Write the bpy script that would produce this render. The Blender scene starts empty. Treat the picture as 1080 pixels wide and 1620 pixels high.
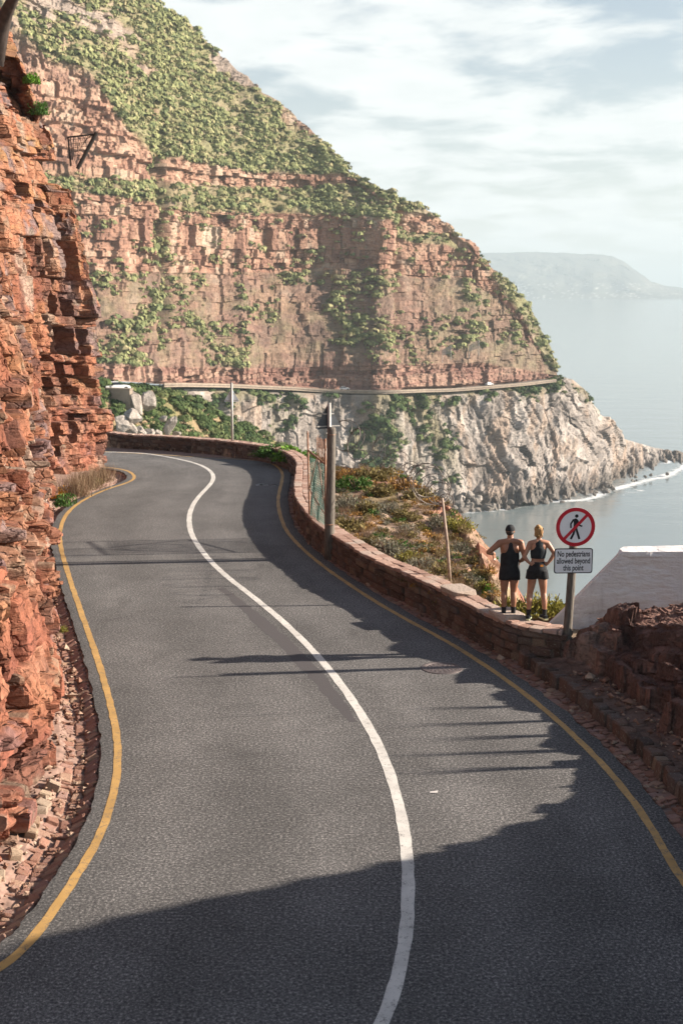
import bpy, bmesh, math, random
import numpy as np
from mathutils import Vector, Matrix, Euler

random.seed(7); np.random.seed(7)
scene = bpy.context.scene
COL = scene.collection
# ------------------------------------------------------------------ camera
F = 2025.0; HZ = 455.0; CAMH = 6.8            # focal length, horizon row (photo pixels), metres above the road
PITCH = math.atan((810 - HZ) / F)
cam_d = bpy.data.cameras.new('camera'); cam = bpy.data.objects.new('camera', cam_d); COL.objects.link(cam)
cam.location = (0, 0, CAMH); cam.rotation_euler = (math.radians(90) - PITCH, 0, 0)
cam_d.sensor_fit = 'VERTICAL'; cam_d.sensor_height = 36.0; cam_d.sensor_width = 24.0
cam_d.lens = 36.0 * F / 1620.0
cam_d.clip_start = 0.1; cam_d.clip_end = 200000.0
cam_d.dof.use_dof = True; cam_d.dof.focus_distance = 24.0; cam_d.dof.aperture_fstop = 2.4
scene.camera = cam
# ------------------------------------------------------------------ sky, sun, exposure
SUN_EL = math.radians(22.0); SUN_AZ = math.radians(6.0)      # to the right, a little ahead of the camera
SUN = Vector((math.cos(SUN_EL) * math.cos(SUN_AZ), math.cos(SUN_EL) * math.sin(SUN_AZ), math.sin(SUN_EL)))
world = bpy.data.worlds.new('World'); scene.world = world; world.use_nodes = True
def build_world():
    nt = world.node_tree; nt.nodes.clear(); N = nt.nodes.new; L = nt.links.new
    out = N('ShaderNodeOutputWorld'); bg = N('ShaderNodeBackground'); bg.inputs['Strength'].default_value = 0.05
    sky = N('ShaderNodeTexSky'); sky.sky_type = 'NISHITA'; sky.sun_disc = False
    sky.sun_elevation = SUN_EL; sky.sun_rotation = math.pi / 2 - SUN_AZ
    sky.air_density = 1.0; sky.dust_density = 0.6; sky.ozone_density = 1.0; sky.altitude = 100
    tc = N('ShaderNodeTexCoord'); sep = N('ShaderNodeSeparateXYZ'); L(tc.outputs['Generated'], sep.inputs[0])
    def math_(op, a, b=None):
        m = N('ShaderNodeMath'); m.operation = op
        for i, v in enumerate((a, b)):
            if v is None: continue
            if isinstance(v, (int, float)): m.inputs[i].default_value = v
            else: L(v, m.inputs[i])
        return m.outputs[0]
    z = math_('ADD', math_('MAXIMUM', sep.outputs[2], 0.0), 0.14)
    px = math_('DIVIDE', sep.outputs[0], z); py = math_('DIVIDE', sep.outputs[1], z)
    comb = N('ShaderNodeCombineXYZ'); L(px, comb.inputs[0]); L(py, comb.inputs[1])
    n1 = N('ShaderNodeTexNoise'); n1.inputs['Scale'].default_value = 2.3; n1.inputs['Detail'].default_value = 9
    n1.inputs['Roughness'].default_value = 0.58; n1.inputs['Distortion'].default_value = 0.25; L(comb.outputs[0], n1.inputs['Vector'])
    r1 = N('ShaderNodeMapRange'); r1.interpolation_type = 'SMOOTHSTEP'
    r1.inputs[1].default_value = 0.37; r1.inputs[2].default_value = 0.56; L(n1.outputs[0], r1.inputs[0])
    n2 = N('ShaderNodeTexNoise'); n2.inputs['Scale'].default_value = 5.0; n2.inputs['Detail'].default_value = 6; L(comb.outputs[0], n2.inputs['Vector'])
    cl = N('ShaderNodeMix'); cl.data_type = 'RGBA'; L(n2.outputs[0], cl.inputs[0])
    cl.inputs[6].default_value = (6.6, 7.0, 7.05, 1); cl.inputs[7].default_value = (9.6, 9.7, 9.4, 1)
    mx = N('ShaderNodeMix'); mx.data_type = 'RGBA'
    zz = math_('MAXIMUM', sep.outputs[2], 0.0)
    lw = N('ShaderNodeMapRange'); lw.interpolation_type = 'SMOOTHSTEP'; L(zz, lw.inputs[0])    # clouds stand in banks round the horizon, clear overhead
    lw.inputs[1].default_value = 0.22; lw.inputs[2].default_value = 0.5; lw.inputs[3].default_value = 1.0; lw.inputs[4].default_value = 0.05; low = lw.outputs[0]
    mf = math_('MULTIPLY', math_('MULTIPLY', r1.outputs[0], 0.9), low); L(mf, mx.inputs[0])
    hz = math_('MULTIPLY', math_('EXPONENT', math_('MULTIPLY', zz, -5.5)), 0.92)    # sea mist whitening the lowest sky all round
    mh = N('ShaderNodeMix'); mh.data_type = 'RGBA'; L(hz, mh.inputs[0]); mh.inputs[7].default_value = (6.6, 6.85, 6.7, 1)
    L(sky.outputs[0], mh.inputs[6]); L(mh.outputs[2], mx.inputs[6]); L(cl.outputs[2], mx.inputs[7])
    L(mx.outputs[2], bg.inputs[0]); L(bg.outputs[0], out.inputs[0])
build_world()
sun_d = bpy.data.lights.new('sun', 'SUN'); sun = bpy.data.objects.new('sun', sun_d); COL.objects.link(sun)
sun_d.energy = 5.0; sun_d.angle = math.radians(0.8); sun_d.color = (1.0, 0.88, 0.745)
sun.rotation_euler = (-SUN).to_track_quat('-Z', 'Y').to_euler(); sun.location = (60, 10, 60)
vs = scene.view_settings; vs.view_transform = 'Standard'; vs.look = 'None'; vs.exposure = 1.37; vs.gamma = 1.0
vs.use_curve_mapping = False
scene.cycles.volume_bounces = 1; scene.cycles.max_bounces = 6; scene.cycles.diffuse_bounces = 1
scene.cycles.use_denoising = True

# ------------------------------------------------------------------ pixels of the photograph -> directions -> points
CP, SP = math.cos(PITCH), math.sin(PITCH)
def ray(px, py):
    cx = (np.asarray(px, float) - 540) / F; cy = (np.asarray(py, float) - 810) / F
    return np.stack([cx + 0 * cy, CP - cy * SP, -SP - cy * CP], -1)
def at_depth(px, py, Y):
    d = ray(px, py); t = np.asarray(Y, float) / d[..., 1]
    return d * t[..., None] + np.array([0, 0, CAMH])
def smooth(a, b, x):
    t = np.clip((np.asarray(x, float) - a) / (b - a), 0, 1); return t * t * (3 - 2 * t)
def zroad(Y): return -0.35 * smooth(46, 58, Y)
def ground(px, py, z=0.0):
    d = ray(px, py); zz = z
    for _ in range(25):
        t = (zz - CAMH) / d[2]; zz = z + float(zroad(d[1] * t))
    return np.array([d[0] * t, d[1] * t])
def gpts(lst, z=0.0): return np.array([ground(a, b, z) for a, b in lst])
def resample(P, step):
    P = np.asarray(P, float); out = []
    n = len(P)                                                     # centripetal-ish Catmull-Rom through the points
    for i in range(n - 1):
        p0 = P[max(i - 1, 0)]; p1 = P[i]; p2 = P[i + 1]; p3 = P[min(i + 2, n - 1)]
        for t in np.linspace(0, 1, 24, endpoint=False):
            out.append(0.5 * ((2 * p1) + (p2 - p0) * t + (2 * p0 - 5 * p1 + 4 * p2 - p3) * t * t + (3 * p1 - p0 - 3 * p2 + p3) * t ** 3))
    out.append(P[-1]); out = np.array(out)
    s = np.r_[0, np.cumsum(np.linalg.norm(np.diff(out, axis=0), axis=1))]
    q = np.linspace(0, s[-1], max(2, int(s[-1] / step) + 1))
    return np.stack([np.interp(q, s, out[:, k]) for k in range(out.shape[1])], -1)
def normals2(P):                                                   # unit normals to the LEFT of the travel direction
    T = np.gradient(P[:, :2], axis=0); T /= np.linalg.norm(T, axis=1)[:, None] + 1e-9
    return np.stack([-T[:, 1], T[:, 0]], -1)
def offset(P, d):
    return P[:, :2] + normals2(P) * np.asarray(d)[..., None] if np.ndim(d) else P[:, :2] + normals2(P) * d
def seg_dist(X, Y, P):                                             # distance and side (+ = right of travel) to a polyline
    best = np.full(X.shape, 1e9); side = np.zeros(X.shape)
    for a, b in zip(P[:-1], P[1:]):
        ab = b - a; l2 = ab @ ab + 1e-12
        t = np.clip(((X - a[0]) * ab[0] + (Y - a[1]) * ab[1]) / l2, 0, 1)
        dx = X - a[0] - t * ab[0]; dy = Y - a[1] - t * ab[1]; d = np.hypot(dx, dy)
        s = np.sign(-(ab[0] * (Y - a[1]) - ab[1] * (X - a[0])))
        m = d < best; best = np.where(m, d, best); side = np.where(m, s, side)
    return best, side
# ------------------------------------------------------------------ noise
def hsh(*k, seed=0):
    h = np.uint32(seed * 374761393 + 668265263 & 0xffffffff)
    h = np.broadcast_to(h, np.broadcast(*[np.asarray(a) for a in k]).shape).astype(np.uint32).copy()
    with np.errstate(over='ignore'):
        for i, a in enumerate(k):
            a = np.asarray(a).astype(np.int64).astype(np.uint32)
            h = (h ^ (a * np.uint32(2654435761))) * np.uint32(2246822519); h ^= h >> np.uint32(15)
            h = h * np.uint32(3266489917) + np.uint32(i * 97 + 13); h ^= h >> np.uint32(13)
    return (h & np.uint32(0xffffff)).astype(np.float64) / 16777216.0
def vnoise(x, y, z=None, seed=0):
    if z is None: z = np.zeros_like(np.asarray(x, float))
    xi, yi, zi = np.floor(x), np.floor(y), np.floor(z)
    fx, fy, fz = x - xi, y - yi, z - zi
    fx = fx * fx * (3 - 2 * fx); fy = fy * fy * (3 - 2 * fy); fz = fz * fz * (3 - 2 * fz)
    r = 0
    for a in (0, 1):
        wx = fx if a else 1 - fx
        for b in (0, 1):
            wy = fy if b else 1 - fy
            for c in (0, 1):
                wz = fz if c else 1 - fz
                r = r + wx * wy * wz * hsh(xi + a, yi + b, zi + c, seed=seed)
    return r
def fbm(x, y, z=None, o=4, seed=0, gain=0.5):
    x = np.asarray(x, float); y = np.asarray(y, float)
    if z is not None: z = np.asarray(z, float)
    s = 0; a = 1; t = 0
    for i in range(o):
        k = 2.03 ** i
        s = s + a * vnoise(x * k, y * k, None if z is None else z * k, seed + i * 17); t += a; a *= gain
    return s / t * 2 - 1                                            # about -1..1
def ridged(x, y, z=None, o=4, seed=0):
    s = 0; a = 1; t = 0
    for i in range(o):
        k = 2.1 ** i
        s = s + a * (1 - np.abs(2 * vnoise(x * k, y * k, None if z is None else z * k, seed + i * 31) - 1)); t += a; a *= 0.5
    return s / t
def blocks(U, V, thick, width, seed, spread=0.6):
    rs = np.random.RandomState(seed); v0 = V.min() - 1
    n = int((V.max() - v0) / thick * 2) + 8
    th = thick * np.exp(rs.normal(0, spread, n)); B = v0 + np.r_[0, np.cumsum(th)]
    while B[-1] < V.max() + 1: B = np.r_[B, B[-1] + thick]
    li = np.clip(np.searchsorted(B, V) - 1, 0, len(B) - 2); lt = B[li + 1] - B[li]; fv = (V - B[li]) / lt
    w = width * (0.55 + 0.9 * hsh(li, seed=seed + 1))
    x = U / w + hsh(li, seed=seed + 2) * 50
    k = np.floor(x); lb = 0.6 * hsh(k, li, seed=seed + 3)
    k = np.where(x - k < lb, k - 1, k)
    lo = k + 0.6 * hsh(k, li, seed=seed + 3); hi = k + 1 + 0.6 * hsh(k + 1, li, seed=seed + 3)
    fu = (x - lo) / (hi - lo)
    eu = np.minimum(fu, 1 - fu) * (hi - lo) * w; ev = np.minimum(fv, 1 - fv) * lt
    return dict(k=k, l=li, fu=fu, fv=fv, eu=eu, ev=ev, h=lambda s: hsh(k, li, seed=seed + s), hl=lambda s: hsh(li, seed=seed + s))
# ------------------------------------------------------------------ meshes
def link(o, parent=None):
    COL.objects.link(o)
    if parent is not None: o.parent = parent
    return o
def tag(o, label=None, cat=None, group=None, kind=None):
    if label: o['label'] = label
    if cat: o['category'] = cat
    if group: o['group'] = group
    if kind: o['kind'] = kind
    return o
def empty(name, loc=(0, 0, 0), rz=0):
    o = bpy.data.objects.new(name, None); link(o); o.location = loc; o.rotation_euler = (0, 0, rz); o.empty_display_size = 0.2
    return o
def raw_mesh(name, verts, faces, colors=None, smooth_=False):
    """verts (n,3) array, faces: (m,k) int array (all the same size) or a list"""
    me = bpy.data.meshes.new(name); verts = np.asarray(verts, np.float32)
    if isinstance(faces, np.ndarray):
        m, k = faces.shape
        me.vertices.add(len(verts)); me.vertices.foreach_set('co', verts.ravel())
        me.loops.add(m * k); me.loops.foreach_set('vertex_index', faces.astype(np.int32).ravel())
        me.polygons.add(m); me.polygons.foreach_set('loop_start', np.arange(0, m * k, k, dtype=np.int32))
        me.update(calc_edges=True); me.validate()
    else:
        me.from_pydata([tuple(map(float, v)) for v in verts], [], [tuple(map(int, f)) for f in faces]); me.update()
    if colors is not None:
        a = me.attributes.new('Col', 'FLOAT_COLOR', 'POINT')
        c = np.ones((len(verts), 4), np.float32); c[:, :3] = colors; a.data.foreach_set('color', c.ravel())
    if smooth_: me.polygons.foreach_set('use_smooth', np.ones(len(me.polygons), bool))
    else: me.polygons.foreach_set('use_smooth', np.zeros(len(me.polygons), bool))
    return me
def grid_faces(nu, nv):
    i = np.arange(nu - 1)[:, None] * nv + np.arange(nv - 1)[None]
    return np.stack([i, i + nv, i + nv + 1, i + 1], -1).reshape(-1, 4)
def obj(name, me, mat=None, parent=None, **kw):
    o = bpy.data.objects.new(name, me); link(o, parent)
    if mat is not None and not me.materials: me.materials.append(mat)
    if kw: tag(o, **kw)
    return o
class MB:
    """collects shapes into one mesh"""
    def __init__(s): s.v = []; s.f = []
    def add(s, v, f):
        n = len(s.v); s.v += [tuple(map(float, p)) for p in v]; s.f += [tuple(int(i) + n for i in q) for q in f]; return s
    def box(s, c, d, rot=None):
        x, y, z = [a / 2 for a in d]; R = rot or Matrix.Identity(3)
        P = [R @ Vector((sx * x, sy * y, sz * z)) + Vector(c) for sx in (-1, 1) for sy in (-1, 1) for sz in (-1, 1)]
        return s.add(P, [(0, 1, 3, 2), (4, 6, 7, 5), (0, 4, 5, 1), (2, 3, 7, 6), (0, 2, 6, 4), (1, 5, 7, 3)])
    def tube(s, pts, r, n=8, caps=True, closed=False, flat=1.0):
        pts = [Vector(p) for p in pts]; m = len(pts); rr = r if hasattr(r, '__len__') else [r] * m; V = []
        up = Vector((0, 0, 1)); prev = None
        for i, p in enumerate(pts):
            a = pts[(i - 1) % m if closed else max(i - 1, 0)]; b = pts[(i + 1) % m if closed else min(i + 1, m - 1)]
            t = (b - a).normalized()
            if prev is None:
                u = t.cross(up)
                if u.length < 0.1: u = t.cross(Vector((1, 0, 0)))
            else: u = prev - t * prev.dot(t)
            u.normalize(); prev = u; w = t.cross(u)
            for k in range(n):
                q = 2 * math.pi * k / n; V.append(p + (u * math.cos(q) + w * math.sin(q) * flat) * rr[i])
        f = [(i * n + k, i * n + (k + 1) % n, ((i + 1) % m) * n + (k + 1) % n, ((i + 1) % m) * n + k) for i in range(m if closed else m - 1) for k in range(n)]
        if caps and not closed: f += [tuple(range(n))[::-1], tuple(range((m - 1) * n, m * n))]
        return s.add(V, f)
    def ellipsoid(s, c, r, nu=12, nv=8, rot=None):
        R = rot or Matrix.Identity(3); V = [R @ Vector((0, 0, -r[2])) + Vector(c)]
        for j in range(1, nv):
            a = -math.pi / 2 + math.pi * j / nv
            for i in range(nu):
                b = 2 * math.pi * i / nu
                V.append(R @ Vector((r[0] * math.cos(a) * math.cos(b), r[1] * math.cos(a) * math.sin(b), r[2] * math.sin(a))) + Vector(c))
        V.append(R @ Vector((0, 0, r[2])) + Vector(c)); top = len(V) - 1
        f = [(0, 1 + (i + 1) % nu, 1 + i) for i in range(nu)]
        for j in range(nv - 2):
            for i in range(nu):
                a = 1 + j * nu; f.append((a + i, a + (i + 1) % nu, a + nu + (i + 1) % nu, a + nu + i))
        a = 1 + (nv - 2) * nu; f += [(a + i, a + (i + 1) % nu, top) for i in range(nu)]
        return s.add(V, f)
    def loft(s, rings, n=16, caps=True):
        """rings: (centre, rx, ry[, squareness]) horizontal ellipses, bottom to top"""
        V = []
        for rg in rings:
            c, rx, ry = rg[:3]; e = rg[3] if len(rg) > 3 else 1.0
            for k in range(n):
                q = 2 * math.pi * k / n; cx, cy = math.cos(q), math.sin(q)
                V.append((c[0] + rx * math.copysign(abs(cx) ** e, cx), c[1] + ry * math.copysign(abs(cy) ** e, cy), c[2]))
        m = len(rings)
        f = [(i * n + k, i * n + (k + 1) % n, (i + 1) * n + (k + 1) % n, (i + 1) * n + k) for i in range(m - 1) for k in range(n)]
        if caps: f += [tuple(range(n))[::-1], tuple(range((m - 1) * n, m * n))]
        return s.add(V, f)
    def mesh(s, name, smooth_=False): return raw_mesh(name, np.array(s.v), s.f, smooth_=smooth_)
    def build(s, name, mat, parent=None, smooth_=False, **kw): return obj(name, s.mesh(name, smooth_), mat, parent, **kw)
def ribbon(name, P, halfw, z, mat, parent=None, wob=0.0, seed=0, zf=None):
    """a strip lying on the road along the polyline P"""
    n = normals2(P); k = np.arange(len(P)); h = np.asarray(halfw) * np.ones(len(P))
    s = np.r_[0, np.cumsum(np.linalg.norm(np.diff(P[:, :2], axis=0), axis=1))]
    a = h + wob * fbm(s * 4, s * 0, o=3, seed=seed); b = h + wob * fbm(s * 4, s * 0 + 9, o=3, seed=seed + 5)
    V = np.zeros((len(P), 2, 3)); V[:, 0, :2] = P[:, :2] + n * a[:, None]; V[:, 1, :2] = P[:, :2] - n * b[:, None]
    V[:, :, 2] = zroad(V[:, :, 1]) + z
    return obj(name, raw_mesh(name, V.reshape(-1, 3), grid_faces(len(P), 2)[:, ::-1]), mat, parent)
# ------------------------------------------------------------------ materials
class NT:
    def __init__(s, name):
        s.m = bpy.data.materials.new(name); s.m.use_nodes = True; s.t = s.m.node_tree; s.t.nodes.clear()
        s.out = s.t.nodes.new('ShaderNodeOutputMaterial'); s.b = s.t.nodes.new('ShaderNodeBsdfPrincipled'); s.L(s.b.outputs[0], s.out.inputs[0])
        s.tc = s.t.nodes.new('ShaderNodeTexCoord').outputs['Object']
    def L(s, a, b): s.t.links.new(a, b)
    def n(s, kind): return s.t.nodes.new('ShaderNode' + kind)
    def set(s, **kw):
        names = dict(color='Base Color', rough='Roughness', metal='Metallic', spec='Specular IOR Level', alpha='Alpha', trans='Transmission Weight', ior='IOR', sss='Subsurface Weight')
        for k, v in kw.items():
            i = s.b.inputs[names[k]]
            if hasattr(v, 'is_linked') or hasattr(v, 'links'): s.L(v, i)
            elif isinstance(v, (tuple, list)): i.default_value = (*v[:3], 1)
            else: i.default_value = v
        return s
    def noise(s, scale, detail=4, rough=0.55, vec=None, dist=0.0, stretch=None):
        t = s.n('TexNoise'); t.inputs['Scale'].default_value = scale; t.inputs['Detail'].default_value = detail
        t.inputs['Roughness'].default_value = rough; t.inputs['Distortion'].default_value = dist
        v = vec or s.tc
        if stretch:
            mp = s.n('Mapping'); mp.inputs['Scale'].default_value = stretch; s.L(v, mp.inputs[0]); v = mp.outputs[0]
        s.L(v, t.inputs['Vector']); return t.outputs[0]
    def voro(s, scale, feature='F1', out=0, rnd=1.0):
        t = s.n('TexVoronoi'); t.feature = feature; t.inputs['Scale'].default_value = scale; t.inputs['Randomness'].default_value = rnd
        s.L(s.tc, t.inputs['Vector']); return t.outputs[out]
    def rng(s, v, a, b, c=0.0, d=1.0, sm=False):
        t = s.n('MapRange')
        if sm: t.interpolation_type = 'SMOOTHSTEP'
        s.L(v, t.inputs[0])
        for i, x in enumerate((a, b, c, d)): t.inputs[i + 1].default_value = x
        return t.outputs[0]
    def math(s, op, a, b=0.0):
        t = s.n('Math'); t.operation = op
        for i, v in enumerate((a, b)):
            if isinstance(v, (int, float)): t.inputs[i].default_value = v
            else: s.L(v, t.inputs[i])
        return t.outputs[0]
    def mix(s, f, a, b, mode='MIX'):
        t = s.n('Mix'); t.data_type = 'RGBA'; t.blend_type = mode
        for i, v in ((0, f), (6, a), (7, b)):
            if isinstance(v, (int, float)): t.inputs[i].default_value = v
            elif isinstance(v, (tuple, list)): t.inputs[i].default_value = (*v[:3], 1)
            else: s.L(v, t.inputs[i])
        return t.outputs[2]
    def ramp(s, v, stops):
        t = s.n('ValToRGB'); e = t.color_ramp.elements
        while len(e) < len(stops): e.new(0.5)
        for q, (p, c) in zip(e, stops): q.position = p; q.color = (*c[:3], 1)
        s.L(v, t.inputs[0]); return t.outputs[0]
    def bump(s, h, strength=0.5, dist=0.02, prev=None):
        t = s.n('Bump'); t.inputs['Strength'].default_value = strength; t.inputs['Distance'].default_value = dist
        s.L(h, t.inputs['Height'])
        if prev is not None: s.L(prev, t.inputs['Normal'])
        s.L(t.outputs[0], s.b.inputs['Normal']); return t.outputs[0]
    def attr(s, name='Col'):
        t = s.n('Attribute'); t.attribute_name = name; return t.outputs['Color']
    def island(s):
        g = s.n('NewGeometry'); o = s.n('ObjectInfo')
        return s.math('FRACT', s.math('ADD', g.outputs['Random Per Island'], o.outputs['Random']))
def simple(name, color, rough=0.6, metal=0.0, var=0.0, scale=20, bump=0.0):
    s = NT(name)
    if var:
        n = s.noise(scale, 5); s.set(color=s.mix(s.rng(n, 0.3, 0.7), tuple(c * (1 - var) for c in color), tuple(min(1, c * (1 + var)) for c in color)), rough=rough, metal=metal)
        if bump: s.bump(n, bump, 0.01)
    else: s.set(color=color, rough=rough, metal=metal)
    return s.m
def rock_mat(name, scale, bump, dist, lo=0.72, hi=1.25, crack=0):
    s = NT(name); a = s.attr()
    n1 = s.noise(scale, 8, 0.62); n2 = s.noise(scale * 6, 5, 0.6); n3 = s.noise(scale * 0.8, 6, 0.6, stretch=(1, 1, 5))
    f = s.rng(s.math('ADD', s.math('MULTIPLY', n1, 0.6), s.math('MULTIPLY', n2, 0.4)), 0.33, 0.67, lo, hi)
    g = s.rng(n3, 0.35, 0.65, 0.82, 1.14)
    c = s.mix(1.0, a, s.math('MULTIPLY', f, g), 'MULTIPLY'); s.set(color=c, rough=0.88, spec=0.3)
    b = None
    if crack:                                                               # fine joints
        mp = s.n('Mapping'); mp.inputs['Scale'].default_value = (1, 1, 1.7); s.L(s.tc, mp.inputs[0])
        wn = s.n('TexNoise'); wn.inputs['Scale'].default_value = crack * 1.3; wn.inputs['Detail'].default_value = 3; s.L(mp.outputs[0], wn.inputs['Vector'])
        ad = s.n('VectorMath'); ad.operation = 'MULTIPLY_ADD'; s.L(wn.outputs[1], ad.inputs[0]); ad.inputs[1].default_value = (0.35, 0.35, 0.35); s.L(mp.outputs[0], ad.inputs[2])
        vo = s.n('TexVoronoi'); vo.feature = 'DISTANCE_TO_EDGE'; vo.inputs['Scale'].default_value = crack; s.L(ad.outputs[0], vo.inputs['Vector'])
        b = s.bump(s.rng(vo.outputs[0], 0.0, 0.07), 0.8, 0.05)
    b = s.bump(n3, bump, dist, b); b = s.bump(n1, bump, dist, b); s.bump(n2, bump * 0.7, dist * 0.3, b)
    return s.m
M = {}
def make_materials():
    # asphalt: coarse chippings, worn wheel tracks, stains
    s = NT('asphalt'); sp = s.noise(27, 2, 0.7); fine = s.noise(60, 2, 0.6); big = s.noise(0.35, 5, 0.6); mid = s.noise(2.2, 6, 0.65)
    v = s.math('ADD', s.math('MULTIPLY', sp, 0.62), s.math('MULTIPLY', fine, 0.38))
    c = s.ramp(v, [(0.36, (0.040, 0.039, 0.040)), (0.46, (0.098, 0.095, 0.094)), (0.54, (0.150, 0.144, 0.140)), (0.63, (0.36, 0.34, 0.325))])
    k = s.math('MULTIPLY', s.rng(big, 0.3, 0.7, 0.84, 1.14), s.rng(mid, 0.3, 0.7, 0.88, 1.1))
    st = s.rng(s.noise(0.9, 6, 0.68, stretch=(1, 0.35, 1)), 0.56, 0.74, 1.0, 0.72)          # oil and tyre stains
    pt = s.rng(s.voro(0.28, 'F1', 0), 0.55, 0.58, 1.0, 0.93)                                   # old patches
    k = s.math('MULTIPLY', k, s.math('MULTIPLY', st, pt)); c = s.mix(1.0, c, k, 'MULTIPLY'); c = s.mix(1.0, c, s.attr(), 'MULTIPLY')
    s.set(color=c, rough=0.9, spec=0.25); s.bump(v, 0.55, 0.006); M['asphalt'] = s.m
    def paint(name, col, wear):
        s = NT(name); n = s.noise(9, 6, 0.7); g = s.noise(70, 3, 0.6); d = s.noise(1.5, 4, 0.6)
        m = s.rng(s.math('ADD', s.math('MULTIPLY', n, 0.55), s.math('MULTIPLY', g, 0.45)), wear - 0.05, wear + 0.05)
        t = s.mix(s.rng(d, 0.35, 0.7), col, tuple(c * 0.72 for c in col))
        s.set(color=s.mix(m, (0.13, 0.12, 0.11), t), rough=0.7, spec=0.3); s.bump(g, 0.4, 0.004); return s.m
    M['white_paint'] = paint('white_paint', (0.72, 0.69, 0.64), 0.415)
    M['yellow_paint'] = paint('yellow_paint', (0.56, 0.34, 0.12), 0.425)
    M['faint_paint'] = paint('faint_paint', (0.5, 0.5, 0.5), 0.52)
    M['tar'] = simple('tar', (0.035, 0.034, 0.034), 0.7, var=0.3, scale=30)
    M['old_patch'] = simple('old_patch', (0.075, 0.068, 0.07), 0.9, var=0.35, scale=60, bump=0.4)
    M['cliff'] = rock_mat('red_sandstone', 3.2, 0.9, 0.05, 0.6, 1.35, crack=2.2)
    M['mountain'] = rock_mat('mountain_rock', 0.22, 0.7, 0.7, 0.66, 1.3)
    M['bank'] = rock_mat('dark_red_rock', 4.0, 1.0, 0.06, 0.55, 1.45, crack=3.0)
    M['hill'] = rock_mat('sandy_soil', 1.4, 0.7, 0.06, 0.6, 1.35)
    M['far'] = rock_mat('far_land', 0.004, 0.3, 8, 0.5, 1.5)
    def stone(name, stops, scale=14):
        s = NT(name); r = s.island(); n = s.noise(scale, 7, 0.65); l = s.noise(scale * 0.4, 4, 0.6)
        c = s.ramp(r, stops); c = s.mix(1.0, c, s.rng(n, 0.3, 0.7, 0.6, 1.35), 'MULTIPLY')
        c = s.mix(s.rng(l, 0.58, 0.72), c, (0.30, 0.27, 0.20)); s.set(color=c, rough=0.9, spec=0.25); s.bump(n, 0.8, 0.025); return s.m
    M['wall_stone'] = stone('wall_stone', [(0.0, (0.075, 0.052, 0.044)), (0.3, (0.13, 0.078, 0.06)), (0.55, (0.175, 0.108, 0.083)), (0.8, (0.12, 0.092, 0.082)), (1.0, (0.23, 0.165, 0.12))])
    M['cap_stone'] = stone('cap_stone', [(0.0, (0.36, 0.22, 0.17)), (0.35, (0.45, 0.29, 0.23)), (0.65, (0.52, 0.35, 0.28)), (1.0, (0.47, 0.37, 0.31))])
    M['gutter_stone'] = stone('gutter_stone', [(0.0, (0.27, 0.14, 0.10)), (0.4, (0.38, 0.20, 0.145)), (0.75, (0.33, 0.20, 0.17)), (1.0, (0.47, 0.30, 0.20))])
    M['pale_stone'] = stone('pale_stone', [(0.0, (0.33, 0.22, 0.15)), (0.5, (0.43, 0.32, 0.23)), (1.0, (0.37, 0.29, 0.23))])
    M['slab_stone'] = stone('slab_stone', [(0.0, (0.46, 0.37, 0.31)), (1.0, (0.5, 0.4, 0.33))])
    M['mortar'] = simple('mortar', (0.17, 0.115, 0.09), 0.95, var=0.4, scale=18, bump=0.6)
    M['gutter_bed'] = simple('gutter_bed', (0.29, 0.185, 0.145), 0.95, var=0.35, scale=9, bump=0.7)
    s = NT('white_concrete'); n = s.noise(2.2, 8, 0.65, stretch=(1, 1, 3)); g = s.noise(14, 6, 0.6); d = s.noise(0.9, 5, 0.6, stretch=(1, 1, 0.5))
    c = s.mix(s.rng(n, 0.35, 0.7), (0.76, 0.72, 0.71), (0.86, 0.84, 0.82)); c = s.mix(s.rng(d, 0.55, 0.75, 0, 0.6), c, (0.45, 0.39, 0.35)); c = s.mix(s.rng(s.noise(3.5, 6, 0.7, stretch=(1, 1, 0.18)), 0.58, 0.72, 0, 0.35), c, (0.38, 0.33, 0.30))
    s.set(color=c, rough=0.85); b = s.bump(n, 0.9, 0.10); s.bump(g, 0.5, 0.02, b); M['concrete'] = s.m
    s = NT('post_wood'); n = s.noise(7, 7, 0.6, stretch=(6, 6, 0.7)); g = s.noise(40, 4, 0.6)
    s.set(color=s.ramp(n, [(0.3, (0.055, 0.045, 0.038)), (0.5, (0.135, 0.115, 0.095)), (0.7, (0.22, 0.19, 0.155))]), rough=0.85); s.bump(n, 0.7, 0.015); M['wood'] = s.m
    s = NT('rusty_steel'); n = s.noise(14, 6, 0.65)
    s.set(color=s.ramp(n, [(0.35, (0.34, 0.22, 0.15)), (0.5, (0.30, 0.14, 0.08)), (0.65, (0.42, 0.33, 0.27))]), rough=0.8, metal=0.2); s.bump(n, 0.5, 0.004); M['rust'] = s.m
    M['wire'] = simple('razor_wire', (0.13, 0.11, 0.10), 0.55, 0.6)
    M['mesh_green'] = simple('green_mesh', (0.075, 0.17, 0.14), 0.55, 0.1, var=0.3)
    M['sign_back'] = simple('sign_back', (0.075, 0.085, 0.095), 0.5, 0.3, var=0.25, scale=6)
    M['sign_pale'] = simple('sign_pale', (0.78, 0.80, 0.82), 0.5, 0.1, var=0.12, scale=5)
    M['galv'] = simple('galvanised', (0.42, 0.40, 0.37), 0.55, 0.4, var=0.2)
    M['stake'] = simple('stake_paint', (0.36, 0.26, 0.20), 0.75, var=0.4, scale=9)
    M['sign_white'] = simple('sign_white', (0.92, 0.92, 0.93), 0.45, var=0.05, scale=4)
    M['sign_red'] = simple('sign_red', (0.62, 0.018, 0.035), 0.4, var=0.08, scale=6)
    M['sign_black'] = simple('sign_black', (0.012, 0.012, 0.014), 0.45)
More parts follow.
